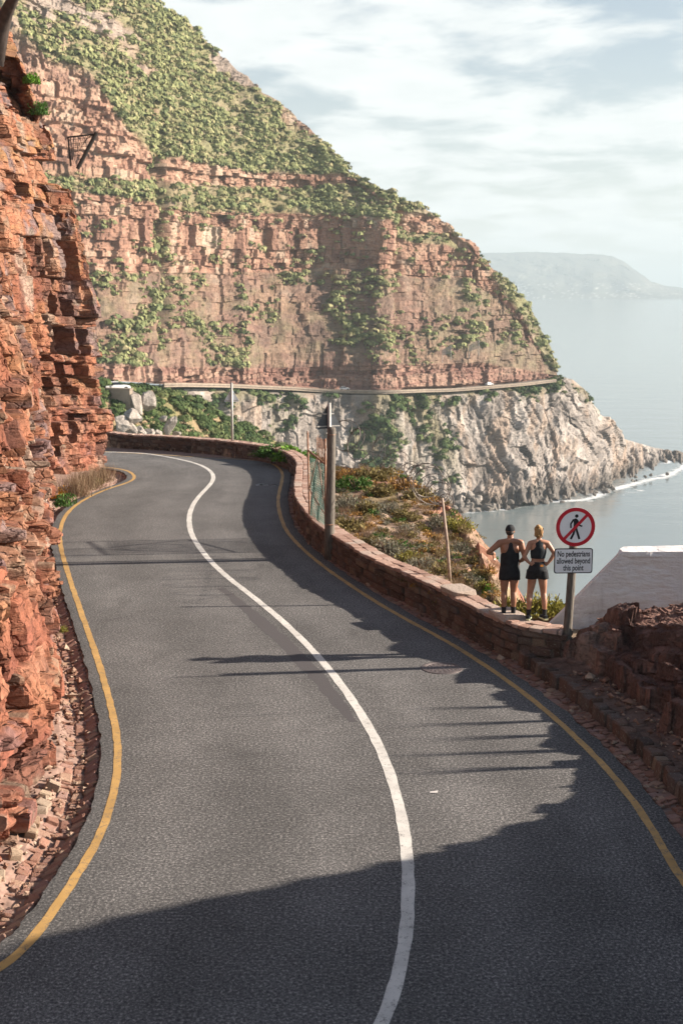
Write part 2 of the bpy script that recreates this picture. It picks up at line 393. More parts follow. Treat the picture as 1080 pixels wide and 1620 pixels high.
    M['iron'] = simple('cast_iron', (0.16, 0.13, 0.125), 0.6, 0.5, var=0.3, scale=30, bump=0.3)
    M['paper'] = simple('paper', (0.75, 0.7, 0.66), 0.8)
    # plants
    def leaf(name, a, b, c=None):
        s = NT(name); r = s.island(); st = [(0.0, a), (0.6, b), (1.0, c or b)]
        s.set(color=s.ramp(r, st), rough=0.75, spec=0.2)
        tr = s.n('BsdfTranslucent'); mx = s.n('MixShader'); mx.inputs[0].default_value = 0.22
        s.L(s.ramp(r, st), tr.inputs[0]); s.L(s.b.outputs[0], mx.inputs[1]); s.L(tr.outputs[0], mx.inputs[2]); s.L(mx.outputs[0], s.out.inputs[0])
        return s.m
    M['leaf_green'] = leaf('leaf_green', (0.03, 0.075, 0.015), (0.07, 0.15, 0.03), (0.12, 0.21, 0.05))
    M['leaf_bright'] = leaf('leaf_bright', (0.06, 0.15, 0.015), (0.13, 0.28, 0.03), (0.22, 0.36, 0.06))
    M['leaf_olive'] = leaf('leaf_olive', (0.09, 0.07, 0.028), (0.20, 0.16, 0.06), (0.31, 0.25, 0.10))
    M['leaf_rust'] = leaf('leaf_rust', (0.15, 0.08, 0.025), (0.33, 0.18, 0.05), (0.50, 0.30, 0.09))
    M['leaf_grey'] = leaf('leaf_grey', (0.12, 0.11, 0.08), (0.23, 0.22, 0.16), (0.33, 0.31, 0.24))
    M['leaf_yellow'] = leaf('leaf_yellow', (0.13, 0.12, 0.025), (0.27, 0.25, 0.05), (0.40, 0.36, 0.08))
    M['leaf_dry'] = leaf('leaf_dry', (0.17, 0.10, 0.06), (0.27, 0.18, 0.115), (0.34, 0.26, 0.16))
    M['flower'] = leaf('flower_orange', (0.55, 0.20, 0.02), (0.65, 0.30, 0.03), (0.7, 0.42, 0.06))
    M['twig'] = simple('twig', (0.15, 0.10, 0.07), 0.9, var=0.3)
    M['trunk'] = simple('dark_trunk', (0.05, 0.035, 0.028), 0.95, var=0.4, scale=6, bump=0.8)
    # mountain scrub: colour comes with the mesh
    s = NT('scrub'); s.set(color=s.attr(), rough=0.85, spec=0.15); M['scrub'] = s.m
    # sea
    s = NT('sea_water'); fo = s.attr('foam')
    w1 = s.noise(0.055, 6, 0.62, dist=0.3, stretch=(0.6, 1.0, 1)); w2 = s.noise(0.35, 5, 0.6); fn = s.noise(0.10, 8, 0.7, dist=1.2); fl = s.noise(0.6, 5, 0.65)
    sepc = s.n('SeparateColor'); s.L(fo, sepc.inputs[0])
    fm = s.math('MULTIPLY', s.rng(s.math('ADD', s.math('MULTIPLY', fn, 0.6), s.math('ADD', s.math('MULTIPLY', fl, 0.25), s.math('MULTIPLY', sepc.outputs[0], 0.42))), 0.64, 0.76), 1.0)
    s.set(color=s.mix(fm, (0.19, 0.225, 0.23), (0.74, 0.76, 0.76)), rough=s.rng(fm, 0, 1, 0.12, 0.8), ior=1.33, spec=0.5)
    w0 = s.noise(0.014, 4, 0.6, dist=0.6, stretch=(0.5, 1.6, 1)); b = s.bump(w0, 0.25, 1.2); b = s.bump(w1, 0.5, 0.45, b); s.bump(w2, 0.45, 0.08, b); M['sea'] = s.m
    # people
    s = NT('skin_tan'); s.set(color=s.mix(s.rng(s.noise(7, 5, 0.6), 0.35, 0.65), (0.29, 0.125, 0.07), (0.40, 0.20, 0.12)), rough=0.48); M['skin_a'] = s.m
    s = NT('skin_fair'); s.set(color=s.mix(s.rng(s.noise(7, 5, 0.6), 0.35, 0.65), (0.38, 0.17, 0.10), (0.50, 0.27, 0.18)), rough=0.48); M['skin_b'] = s.m
    M['cloth_black'] = simple('cloth_black', (0.014, 0.015, 0.018), 0.9, var=0.4, scale=14, bump=0.9)
    M['cloth_teal'] = simple('cloth_dark_teal', (0.013, 0.018, 0.023), 0.9, var=0.4, scale=14, bump=0.9)
    M['hair'] = simple('hair_blonde', (0.42, 0.24, 0.09), 0.6, var=0.4, scale=60, bump=0.6)
    M['hair_dark'] = simple('hair_dark', (0.03, 0.02, 0.015), 0.6)
    M['sole'] = simple('sole_pale', (0.62, 0.66, 0.42), 0.6)
    M['orange'] = simple('orange_logo', (0.75, 0.26, 0.03), 0.6)
    M['car_white'] = simple('car_white', (0.78, 0.78, 0.78), 0.25)
    M['car_glass'] = simple('car_glass', (0.02, 0.025, 0.03), 0.1)
    M['tyre'] = simple('tyre', (0.02, 0.02, 0.02), 0.9)
    M['far_asphalt'] = simple('far_asphalt', (0.15, 0.125, 0.11), 0.9, var=0.2, scale=0.3)
    M['beige_wall'] = simple('beige_wall', (0.27, 0.215, 0.165), 0.9, var=0.25, scale=0.8)
    M['gallery_rock'] = simple('gallery_rock', (0.20, 0.11, 0.085), 0.95, var=0.4, scale=0.5)
    M['net'] = simple('net_wire', (0.40, 0.38, 0.36), 0.6, 0.3)
    M['dark_steel'] = simple('dark_steel', (0.03, 0.025, 0.022), 0.7, 0.3)
make_materials()
# ================================================================== SETTING
ZSEA = CAMH - 93.0
def smooth_line(P, k):
    for _ in range(k): P = np.vstack([P[:1], (P[:-2] + 2 * P[1:-1] + P[2:]) / 4, P[-1:]])
    return P
# ------------------------------------------------------------------ road and its lines
Z_MARK = 0.004
left_px = [(0,1545),(60,1470),(110,1405),(150,1340),(175,1280),(186,1225),(186,1165),(174,1110),(157,1050),(140,1000),(122,950),(106,900),(96,862),(97,832),(112,806),(140,787),(172,773),(202,764),(214,757),(208,748),(185,741)]
white_px = [(610,1620),(632,1550),(645,1480),(648,1400),(640,1310),(620,1230),(590,1160),(545,1090),(500,1035),(450,985),(395,940),(350,905),(318,870),(301,840),(300,812),(312,788),(330,770),(339,757),(333,745),(310,733),(260,722),(190,715)]
right_px = [(1080,1400),(1040,1325),(1000,1265),(940,1195),(870,1130),(800,1075),(740,1035),(680,1000),(620,968),(560,930),(510,895),(475,865),(452,838),(442,810),(440,787),(445,765),(447,750),(439,739),(415,729)]
LEFT = np.vstack([[(-13, 5.5), (-8.8, 7.6), (-5.6, 10.2)], gpts(left_px), [(-11.5, 50.5), (-19, 52.3), (-30, 53)]])
WHITE = np.vstack([[(-9, 2.0), (-4, 4.4), (-1.0, 7.6)], gpts(white_px), [(-16, 55.0), (-22, 56.0), (-32, 56.5)]])
RIGHT = np.vstack([[(-6, -1.5), (-1, 1.6), (2.2, 5.5), (3.6, 9.2), (4.05, 12.2)], gpts(right_px), [(-5.5, 53.2), (-9.5, 55.6), (-16, 57.8), (-30, 59.5)]])
LEFT = resample(smooth_line(resample(LEFT, 0.12), 50), 0.12); WHITE = resample(smooth_line(resample(WHITE, 0.12), 110), 0.12); RIGHT = resample(smooth_line(resample(RIGHT, 0.12), 70), 0.12)
ASL = offset(LEFT, 0.24); ASR = offset(RIGHT, -0.30)                 # asphalt edges
ASL = resample(smooth_line(ASL, 30), 0.1); ASR = resample(smooth_line(ASR, 30), 0.1)
def even(P, n):
    s = np.r_[0, np.cumsum(np.linalg.norm(np.diff(P, axis=0), axis=1))]; q = np.linspace(0, s[-1], n)
    return np.stack([np.interp(q, s, P[:, k]) for k in range(2)], -1)
def road_sheet():
    n = 700; A = even(ASL, n); B = even(ASR, n); C = even(WHITE, n)
    # pair cross-sections through the white line: nearest points on both edges, kept in order
    IA = np.maximum.accumulate([np.argmin(((ASL - c) ** 2).sum(1)) for c in C]); IB = np.maximum.accumulate([np.argmin(((ASR - c) ** 2).sum(1)) for c in C])
    k = np.ones(41) / 41
    def sm(i): return np.convolve(np.pad(i.astype(float), 20, mode='edge'), k, 'valid')
    IA = sm(IA); IB = sm(IB)
    A = np.stack([np.interp(IA, np.arange(len(ASL)), ASL[:, j]) for j in (0, 1)], -1); B = np.stack([np.interp(IB, np.arange(len(ASR)), ASR[:, j]) for j in (0, 1)], -1)
    ea = fbm(np.arange(n) * 0.4, np.zeros(n), o=3, seed=3)[:, None]
    d = (A - B) / np.linalg.norm(A - B, axis=1)[:, None]; A = A + d * ea * 0.035; B = B - d * fbm(np.arange(n) * 0.5, np.zeros(n) + 7, o=3, seed=5)[:, None] * 0.05
    m = 33; t = np.linspace(0, 1, m)[None, :, None]; P = A[:, None] * (1 - t) + B[:, None] * t
    V = np.zeros((n, m + 2, 3)); V[:, 1:-1, :2] = P; V[:, 1:-1, 2] = zroad(P[..., 1])
    V[:, 0] = V[:, 1] + np.r_[0, 0, -0.07]; V[:, -1] = V[:, -2] + np.r_[0, 0, -0.07]
    # wheel tracks worn paler, centre of each lane and the road edge darker with grime
    lw = np.linalg.norm(C - A, axis=1) / (np.linalg.norm(A - B, axis=1) + 1e-6); f = np.linspace(0, 1, m)[None] * np.ones((n, 1)); lw = lw[:, None]
    q = np.where(f < lw, f / np.maximum(lw, .05), (f - lw) / np.maximum(1 - lw, .05)); g = 0.93 + 0.14 * (np.exp(-((q - .27) / .11) ** 2) + np.exp(-((q - .75) / .11) ** 2)) - 0.05 * np.exp(-((q - .5) / .1) ** 2)
    g = g * (1 - 0.18 * np.exp(-f / .02) - 0.18 * np.exp(-(1 - f) / .02)); g = np.concatenate([g[:, :1], g, g[:, -1:]], 1)
    cc = np.repeat(g.reshape(-1, 1), 3, 1)
    return obj('road', raw_mesh('road', V.reshape(-1, 3), grid_faces(n, m + 2)[:, ::-1], cc), M['asphalt'], kind='structure')
road = road_sheet()
ribbon('centre_line', WHITE, 0.074, Z_MARK, M['white_paint'], road, wob=0.012, seed=1)
ribbon('edge_line', LEFT, 0.058, Z_MARK, M['yellow_paint'], road, wob=0.014, seed=2)
ribbon('edge_line', RIGHT, 0.055, Z_MARK, M['yellow_paint'], road, wob=0.014, seed=3)
def crack(pts, w, seed, mat='tar'):
    P = resample(gpts(pts), 0.06); n = normals2(P); s = np.arange(len(P)) * 0.06
    P = P + n * (0.03 * fbm(s * 2.5, s * 0, o=4, seed=seed))[:, None]
    ribbon('crack', P, w * (0.55 + 0.5 * fbm(s * 3, s * 0 + 3, o=2, seed=seed + 1)), 0.002, M[mat], road)
crack([(190,1148),(330,1137),(480,1127),(570,1122)], 0.010, 4)
crack([(235,812),(330,810),(430,806)], 0.008, 5)
crack([(205,1208),(300,1203),(420,1190)], 0.006, 6)
P = resample(gpts([(560,1142),(505,1075),(455,1022),(400,972),(350,930)]), 0.1); ribbon('old_line_patch', P, 0.16 * np.sin(np.linspace(0.1, math.pi - .1, len(P))) ** 0.4, 0.0012, M['old_patch'], road, wob=0.05)
# sprayed survey mark on the tarmac
def spray():
    mb = MB(); c = ground(424, 767)
    rs = np.random.RandomState(4)
    for i in range(7):
        x = c[0] + (i - 3) * 0.105; y = c[1] + 0.1 * math.sin(i * 2.1); r = 0.05 + 0.05 * rs.rand()
        q = [(x + r * 1.5 * math.cos(a) * (0.7 + 0.5 * rs.rand()), y + r * 2.6 * math.sin(a) * (0.6 + 0.6 * rs.rand()), 0.004 + float(zroad(y))) for a in np.linspace(0, 2 * math.pi, 9)[:-1]]
        mb.add(q, [tuple(range(8))])
    mb.build('spray_mark', M['faint_paint'], road)
spray()
# ------------------------------------------------------------------ parapet line (road-side top edge)
WH = 0.65; WW = 0.46
wall_px = [(150,683),(200,687),(260,690),(330,695),(380,700),(420,706),(447,713),(462,721),(469,731),(468,748),(466,767),(468,785),(477,800),(492,819),(520,842),(550,860),(580,879),(620,897),(660,914),(700,934),(735,952),(765,967),(795,981),(825,991),(888,999)]
WALL = resample(np.vstack([[(-24, 60.5), (-16, 58.6)], gpts(wall_px, WH)]), 0.1)      # from far left to the people; sea side is LEFT of travel
WALL = resample(smooth_line(WALL, 12), 0.1)
# ------------------------------------------------------------------ verges: gutter bed left, paved strip right
def verge(name, P, sgn, prof, mat, seed):
    n = len(P); N = normals2(P) * sgn; o = np.array([p[0] for p in prof]); z = np.array([p[1] for p in prof])
    oo = np.interp(np.linspace(0, len(o) - 1, len(o) * 3), np.arange(len(o)), o); zz = np.interp(oo, o, z)
    V = np.zeros((n, len(oo), 3)); V[:, :, :2] = P[:, None] + N[:, None] * oo[None, :, None]
    V[:, :, 2] = zz[None] + zroad(V[:, :, 1]) + 0.025 * fbm(V[:, :, 0] * 5, V[:, :, 1] * 5, o=3, seed=seed) * smooth(0.03, 0.2, oo)[None]
    return obj(name, raw_mesh(name, V.reshape(-1, 3), grid_faces(n, len(oo))[:, ::int(-sgn)]), mat, kind='structure')
gutter_l = verge('gutter', ASL[::2], 1, [(-0.05, -0.05), (0.0, -0.05), (0.1, -0.12), (0.32, -0.15), (0.5, -0.10), (0.62, -0.03), (1.2, 0.05), (2.2, 0.12), (5.0, 0.3)], M['gutter_bed'], 3)
gutter_r = verge('paved_verge', ASR[::2], -1, [(-0.05, -0.05), (0.0, -0.05), (0.25, -0.06), (0.5, -0.03), (0.8, 0.0), (1.2, 0.0)], M['gutter_bed'], 9)
# ------------------------------------------------------------------ stone pieces
def stone_variants(prefix, count, jit, seed):
    """unit stones (1 x 1 x 1, centred), 24 vertices: a box with chamfered, uneven corners"""
    out = []; rs = np.random.RandomState(seed)
    for q in range(count):
        bm = bmesh.new(); bmesh.ops.create_cube(bm, size=1.0)
        bmesh.ops.bevel(bm, geom=bm.edges[:] + bm.verts[:], offset=0.09, segments=1, affect='EDGES', clamp_overlap=True)
        J = rs.uniform(-jit, jit, (2, 2, 2, 3))
        for v in bm.verts:
            i, j, k = int(v.co.x > 0), int(v.co.y > 0), int(v.co.z > 0)
            v.co += Vector(J[i, j, k]) + Vector(rs.uniform(-0.03, 0.03, 3))
        bmesh.ops.triangulate(bm, faces=[f for f in bm.faces if len(f.verts) > 4])
        me = bpy.data.meshes.new(prefix); bm.to_mesh(me); bm.free(); out.append(me)
    return out
def place_pieces(parent, name, items, variants, mat, limit=300, big=None):
    """items: (matrix 4x4). The `limit` that show largest become objects, the rest one part"""
    ms = []
    for v in variants:
        c = v.copy(); c.materials.clear(); c.materials.append(mat); ms.append(c)
    def key(mt): p = mt.translation; return ((p - cam.location).length) / (mt.to_scale().x * mt.to_scale().z + 1e-6) ** 0.5
    items = sorted(items, key=key)
    for i, mt in enumerate(items[:limit]):
        o = bpy.data.objects.new(name, ms[i % len(ms)]); link(o, parent); o.matrix_world = mt
    rest = items[limit:]
    if rest:
        VV, FF = [], []
        dat = []
        for v in ms:
            dat.append((np.array([tuple(p.co) + (1,) for p in v.vertices]), [tuple(p.vertices) for p in v.polygons]))
        n = 0
        for i, mt in enumerate(rest):
            a, f = dat[i % len(dat)]; VV.append((a @ np.array(mt).T)[:, :3]); FF += [tuple(x + n for x in q) for q in f]; n += len(a)
        o = obj(name + '_course', raw_mesh(name, np.vstack(VV), FF), mat, parent); o['kind'] = 'stuff'
def frame(p, t, scale, tilt=(0, 0, 0)):
    """local x along t (2-D), y = left of it, z up"""
    a = math.atan2(t[1], t[0])
    return Matrix.Translation(Vector(p)) @ Euler((tilt[0], tilt[1], a + tilt[2])).to_matrix().to_4x4() @ Matrix.Diagonal((*scale, 1))
# ------------------------------------------------------------------ parapet wall
def build_wall():
    root = empty('parapet_wall', (float(WALL[-1][0]), float(WALL[-1][1]), 0))
    tag(root, 'long low red stone parapet wall curving along the sea side of the road', 'wall', kind='thing')
    N = normals2(WALL); n = len(WALL); zb = zroad(WALL[:, 1])
    s = np.arange(n) * 0.1
    step = 0.13 * smooth(n * 0.1 - 0.01, n * 0.1, s)
    prof = [(0.03, -0.4), (0.03, WH - 0.05), (WW - 0.03, WH - 0.05), (WW - 0.03, -1.2)]
    V = np.zeros((n, 4, 3))
    for k, (o, z) in enumerate(prof): V[:, k, :2] = WALL + N * o; V[:, k, 2] = zb + z
    f = np.vstack([grid_faces(n, 4)])
    f = list(map(tuple, f[:, ::-1])) + [(0, 1, 2, 3), tuple((n - 1) * 4 + k for k in (3, 2, 1, 0))]
    core = obj('core', raw_mesh('core', V.reshape(-1, 3), f), M['mortar'], root)
    core.matrix_parent_inverse = Matrix.Translation(-root.location)
    rs = np.random.RandomState(11); face, cap = [], []
    def sample(q): return np.array([np.interp(q, s, WALL[:, 0]), np.interp(q, s, WALL[:, 1])]), np.array([np.interp(q, s, N[:, 0]), np.interp(q, s, N[:, 1])])
    courses = [(-0.06, 0.13), (0.13, 0.31), (0.31, 0.47), (0.47, 0.585)]
    for ci, (z0, z1) in enumerate(courses):
        q = rs.rand() * 0.3
        while q < s[-1] - 0.1:
            L = rs.uniform(0.2, 0.52); L = min(L, s[-1] - q)
            p, nn = sample(q + L / 2); t = np.array([nn[1], -nn[0]]); g = float(zroad(p[1]))
            z0j = z0 + rs.uniform(-.015, .015); pr = rs.uniform(-0.02, 0.035)
            face.append(frame((*(p + nn * (0.10 - pr)), g + (z0j + z1) / 2), t, (L - 0.022, 0.24, z1 - z0j - 0.018), (rs.normal(0, .02), rs.normal(0, .02), rs.normal(0, .02))))
            q += L
    rows = 2
    for r in range(rows):
        q = rs.rand() * 0.2; w = (WW + 0.04) / rows
        while q < s[-1] - 0.05:
            L = rs.uniform(0.16, 0.42); L = min(L, s[-1] - q)
            p, nn = sample(q + L / 2); t = np.array([nn[1], -nn[0]]); g = float(zroad(p[1]))
            cap.append(frame((*(p + nn * (-0.02 + w * (r + 0.5))), g + WH - 0.035 + rs.normal(0, .006)), t, (L - 0.012, w - 0.012, 0.075), (rs.normal(0, .02), rs.normal(0, .02), rs.normal(0, .03))))
            q += L
    # end face of the wall beside the sign
    p, nn = sample(s[-1]); t = np.array([nn[1], -nn[0]])
    for z0, z1 in courses:
        for k in range(2): face.append(frame((*(p + nn * (0.11 + 0.22 * k) + t * 0.03), (z0 + z1) / 2), nn, (0.21, 0.12, z1 - z0 - 0.02), (0, 0, rs.normal(0, .05))))
    va = stone_variants('stone', 7, 0.10, 5); vb = stone_variants('stone', 5, 0.06, 6)
    for items, mat, nm, va_ in ((face, M['wall_stone'], 'stone', va), (cap, M['cap_stone'], 'cap_stone', vb)):
        kids0 = set(root.children)
        place_pieces(root, nm, [Matrix.Translation(-root.location) @ m for m in items] if False else items, va_, mat, 300)
    for o in root.children:
        if o is not core: o.matrix_parent_inverse = Matrix.Translation(-root.location)
    # pale raised slabs on the crest
    for i, (px, py) in enumerate([(697, 921), (778, 961)]):
        q = s[np.argmin(((WALL - ground(px, py + 18, WH)) ** 2).sum(1))]; p, nn = sample(q); t = np.array([nn[1], -nn[0]])
        o = bpy.data.objects.new('coping_slab', vb[i].copy()); o.data.materials.clear(); o.data.materials.append(M['slab_stone']); link(o, root)
        o.matrix_parent_inverse = Matrix.Translation(-root.location)
        o.matrix_basis = frame((*(p + nn * 0.22), WH + 0.045), t, (0.62, 0.5, 0.11), (0, 0.03, 0.05))
        o['label'] = 'pale raised coping slab'
    return root
parapet = build_wall()
# ------------------------------------------------------------------ gutter stones, verge stones, kerb stones
def along(P, q0, q1, step_fn):
    s = np.r_[0, np.cumsum(np.linalg.norm(np.diff(P, axis=0), axis=1))]; N = normals2(P); q = q0; out = []
    q1 = min(q1, s[-1])
    while q < q1:
        L = step_fn(); p = np.array([np.interp(q + L / 2, s, P[:, k]) for k in (0, 1)]); n = np.array([np.interp(q + L / 2, s, N[:, k]) for k in (0, 1)])
        out.append((p, n / np.linalg.norm(n), L)); q += L
    return out
def arc_of(P, pt):
    s = np.r_[0, np.cumsum(np.linalg.norm(np.diff(P, axis=0), axis=1))]; return s[np.argmin(((P - np.array(pt)) ** 2).sum(1))]
SV = stone_variants('stone', 6, 0.09, 21)
def build_gutters():
    rs = np.random.RandomState(5)
    a0 = arc_of(ASL, (-6, 10)); a1 = arc_of(ASL, ground(90, 850)); it = []
    for p, n, L in along(ASL, a0, a1, lambda: rs.uniform(0.07, 0.13)):          # leaning row beside the tarmac
        t = np.array([-n[1], n[0]]) * -1
        it.append(frame((*(p + n * (0.11 + rs.normal(0, .012))), -0.112 + rs.normal(0, .008)), t, (L - 0.008, 0.2, 0.09), (-0.42 + rs.normal(0, .08), rs.normal(0, .05), 0.4 + rs.normal(0, .1))))
    for p, n, L in along(ASL, a0, a1, lambda: rs.uniform(0.07, 0.24)):          # channel floor
        t = np.array([n[1], -n[0]]); w = rs.uniform(0.09, 0.22)
        if rs.rand() < 0.14: continue
        it.append(frame((*(p + n * (0.28 + rs.normal(0, .015))), -0.15), t, (L - 0.012, w, 0.09), (rs.normal(0, .07), rs.normal(0, .07), rs.normal(0, .12))))
        it.append(frame((*(p + n * (0.28 + 0.12 + w / 2)), -0.125 + rs.normal(0, .012)), t, (L - 0.01, w, 0.08), (0.28 + rs.normal(0, .1), rs.normal(0, .07), rs.normal(0, .2))))
    place_pieces(gutter_l, 'stone', it, SV, M['gutter_stone'], 300)
    it = []
    for p, n, L in along(ASL, a0, arc_of(ASL, ground(150, 1230)), lambda: rs.uniform(0.13, 0.26)):   # pale edging stones by the cliff foot
        t = np.array([n[1], -n[0]])
        if rs.rand() < 0.35: continue
        it.append(frame((*(p + n * (0.66 + rs.normal(0, .035))), -0.02 + rs.normal(0, .015)), t, (L - 0.015, rs.uniform(.11, .2), 0.15), (0.3 + rs.normal(0, .2), rs.normal(0, .15), rs.normal(0, .25))))
    place_pieces(gutter_l, 'edging_stone', it, SV, M['pale_stone'], 300)
    it = []
    for p, n, L in along(ASR, arc_of(ASR, (4.4, 12)), arc_of(ASR, ground(452, 770)), lambda: rs.uniform(0.08, 0.17)):
        t = np.array([n[1], -n[0]]) * -1
        for k, (o, w) in enumerate(((0.10, 0.17), (0.28, 0.16))):
            if rs.rand() < 0.12: continue
            it.append(frame((*(p - n * (o + rs.normal(0, .015))), -0.065 + float(zroad(p[1])) + rs.normal(0, .008)), t, (L - 0.012, w, 0.07), (rs.normal(0, .06), rs.normal(0, .06), 0.3 + rs.normal(0, .15))))
    place_pieces(gutter_r, 'stone', it, SV, M['gutter_stone'], 300)
    it = []
    for p, n, L in along(ASR, arc_of(ASR, (4.4, 10)), arc_of(ASR, ground(815, 1055)), lambda: rs.uniform(0.12, 0.3)):
        t = np.array([n[1], -n[0]]) * -1
        it.append(frame((*(p - n * (0.46 + rs.normal(0, .02))), 0.06 + rs.normal(0, .015)), t, (L - 0.02, 0.2, 0.26), (rs.normal(0, .05), rs.normal(0, .05), rs.normal(0, .1))))
    place_pieces(gutter_r, 'kerb_stone', it, SV, M['wall_stone'], 300)
build_gutters()
# ------------------------------------------------------------------ red cliff on the left
def palette(r, stops):
    k = [s[0] for s in stops]; return np.stack([np.interp(r, k, [s[1][c] for s in stops]) for c in range(3)], -1)
def build_cliff():
    base = np.vstack([[(-9.5, 6.5), (-6.5, 9.6)], gpts([(-40,1455),(0,1400),(40,1335),(72,1270),(90,1210),(98,1150),(98,1050),(100,980),(101,930),(98,890),(88,850),(80,812),(80,790),(105,765),(140,750),(170,742),(187,738)]), [(-9.3, 50.0), (-12, 52.0), (-18, 53.6), (-27, 54.2)]])
    B = resample(base, 0.05); B = smooth_line(B, 40)
    N = -normals2(B)                                                       # toward the road (right of travel)
    for _ in range(6): N = smooth_line(N, 30)
    N /= np.linalg.norm(N, axis=1)[:, None]
    # denser sampling near the camera
    w = np.clip((24.0 / np.maximum(B[:, 1], 8)) ** 1.4, 0.5, 2.4); w[B[:, 0] < -13] = 0.15; cw = np.cumsum(w); nu = 960
    ii = np.interp(np.linspace(cw[0], cw[-1], nu), cw, np.arange(len(B)))
    S = ii * 0.05
    Bx = np.stack([np.interp(ii, np.arange(len(B)), B[:, k]) for k in (0, 1)], -1); Nx = np.stack([np.interp(ii, np.arange(len(B)), N[:, k]) for k in (0, 1)], -1)
    nv = 560; Z = -0.5 + 18.5 * np.linspace(0, 1, nv) ** 1.12
    U, V = np.meshgrid(S, Z, indexing='ij')
    top = 17.0 + 0.9 * fbm(S * 0.25, S * 0, o=3, seed=77)[:, None]
    lean = 0.02 * V + 0.0115 * np.maximum(V, 0) ** 2 + 1.4 * np.maximum(V - top, 0) ** 1.3
    wu = U + 0.22 * fbm(U * 0.5, V * 0.5, o=2, seed=1); wv = V + 0.45 * fbm(U * 0.13, V * 0.2, o=2, seed=2) + 0.05 * fbm(U * 1.1, V * 1.1, o=2, seed=3) + 0.02 * U
    b1 = blocks(wu, wv, 1.5, 1.9, 31); b2 = blocks(wu + 0.12 * V, wv, 0.55, 0.58, 41, 0.55); b3 = blocks(wu - 0.1 * V, wv, 0.15, 0.30, 51)
    d = -0.32 + 0.5 * fbm(U * 0.28, V * 0.2, o=2, seed=4)
    d += 0.62 * (b1['h'](10) - 0.5) + (b1['h'](11) - 0.5) * 0.5 * (b1['fu'] - 0.5) + (b1['hl'](12) - 0.5) * 0.2
    amp = 0.6 + 1.0 * smooth(-0.3, 0.4, fbm(U * 0.35, V * 0.5, o=3, seed=14))
    d += amp * (0.42 * (b2['h'](10) - 0.5) + (b2['h'](11) - 0.5) * 0.26 * (b2['fu'] - 0.5) + (b2['h'](12) - 0.5) * 0.18 * (b2['fv'] - 0.5) + 0.06 * (b2['hl'](13) - 0.5))
    hole = (b2['h'](14) < 0.21); d -= hole * (0.35 + 0.55 * b2['h'](15)) * (0.6 + 0.6 * amp)
    fine = 0.2 + 0.9 * smooth(-0.25, 0.35, fbm(U * 0.7, V * 0.9, o=3, seed=15))
    d += fine * (0.17 * (b3['h'](10) - 0.5) + (b3['h'](11) - 0.5) * 0.10 * (b3['fu'] - 0.5)) - fine * (b3['h'](14) < 0.10) * 0.13
    d -= 0.07 * (1 - smooth(0, 0.05, b2['ev'])) * amp + 0.15 * (1 - smooth(0, 0.06, b2['eu'])) * amp * (b2['h'](19) < .6)
    d += 0.05 * fbm(U * 5, V * 7, o=4, seed=16) + 0.05 * fbm(U * 1.3, V * 1.8, o=3, seed=17)
    foot = smooth(0.8, -0.2, V); d = d * (1 - 0.4 * foot) - foot * 0.12 + 0.10 * smooth(4, 0, V) * (b3['h'](17) - .5)
    d = np.where(d > 0.0, d * 0.5, d); d = np.minimum(d, 0.08 + 0.015 * V)
    P = np.zeros((nu, nv, 3)); off = d - lean
    P[:, :, :2] = Bx[:, None] + Nx[:, None] * off[..., None]
    P[:, :, 2] = V + 0.05 * fbm(U * 3, V * 3, o=3, seed=18) + zroad(Bx[:, 1])[:, None]
    # colour of the rock itself: red, orange, ochre stains, grey-violet weathered joint faces, pale runs
    r = 0.40 * b2['h'](20) + 0.25 * b1['h'](21) + 0.15 * b3['h'](22) + 0.2 * (0.5 + 0.5 * fbm(U * 0.8, V * 0.8, o=4, seed=23))
    c = palette(r, [(0.15, (0.30, 0.105, 0.06)), (0.35, (0.43, 0.165, 0.085)), (0.5, (0.52, 0.225, 0.115)), (0.65, (0.56, 0.29, 0.16)), (0.85, (0.50, 0.34, 0.22))])
    def blend(c, m, col): return c * (1 - m[..., None]) + np.array(col) * m[..., None]
    hi = smooth(5, 12, V)
    och = smooth(0.1, 0.5, fbm(U * 0.6, V * 1.6, o=4, seed=24)) * (0.3 + 0.4 * hi); c = blend(c, och, (0.55, 0.31, 0.12))
    vio = (b2['h'](25) < 0.17) * smooth(-0.35, 0.1, fbm(U * 3, V * 3, o=3, seed=26)) * 0.8; c = blend(c, vio, (0.27, 0.21, 0.20))
    low = smooth(4.5, 0, V) * 0.45; c = blend(c, low, (0.50, 0.185, 0.12))
    pale = smooth(0.36, 0.52, fbm(U * 1.1, V * 0.28, o=3, seed=27)) * 0.75; c = blend(c, pale, (0.58, 0.45, 0.33))
    dk = smooth(0.2, 0.5, fbm(U * 1.6, V * 0.4, o=4, seed=28)) * 0.7; c = blend(c, dk, (0.19, 0.09, 0.065)); lich = smooth(0.38, 0.55, fbm(U * 2.2 + 30, V * 2.2, o=4, seed=30)) * 0.5; c = blend(c, lich, (0.42, 0.36, 0.24))
    bed = smooth(0.25, 0.6, fbm(U * 0.15, wv * 3.2, o=4, seed=29))[..., None] * 0.35; c = c * (1 - bed) + bed * np.array((0.22, 0.12, 0.10)); c = c * np.array((0.56, 0.54, 0.58))
    obj('cliff', raw_mesh('cliff', P.reshape(-1, 3), grid_faces(nu, nv), c.reshape(-1, 3)), M['cliff'], kind='structure')
    return P
CLIFF = build_cliff()
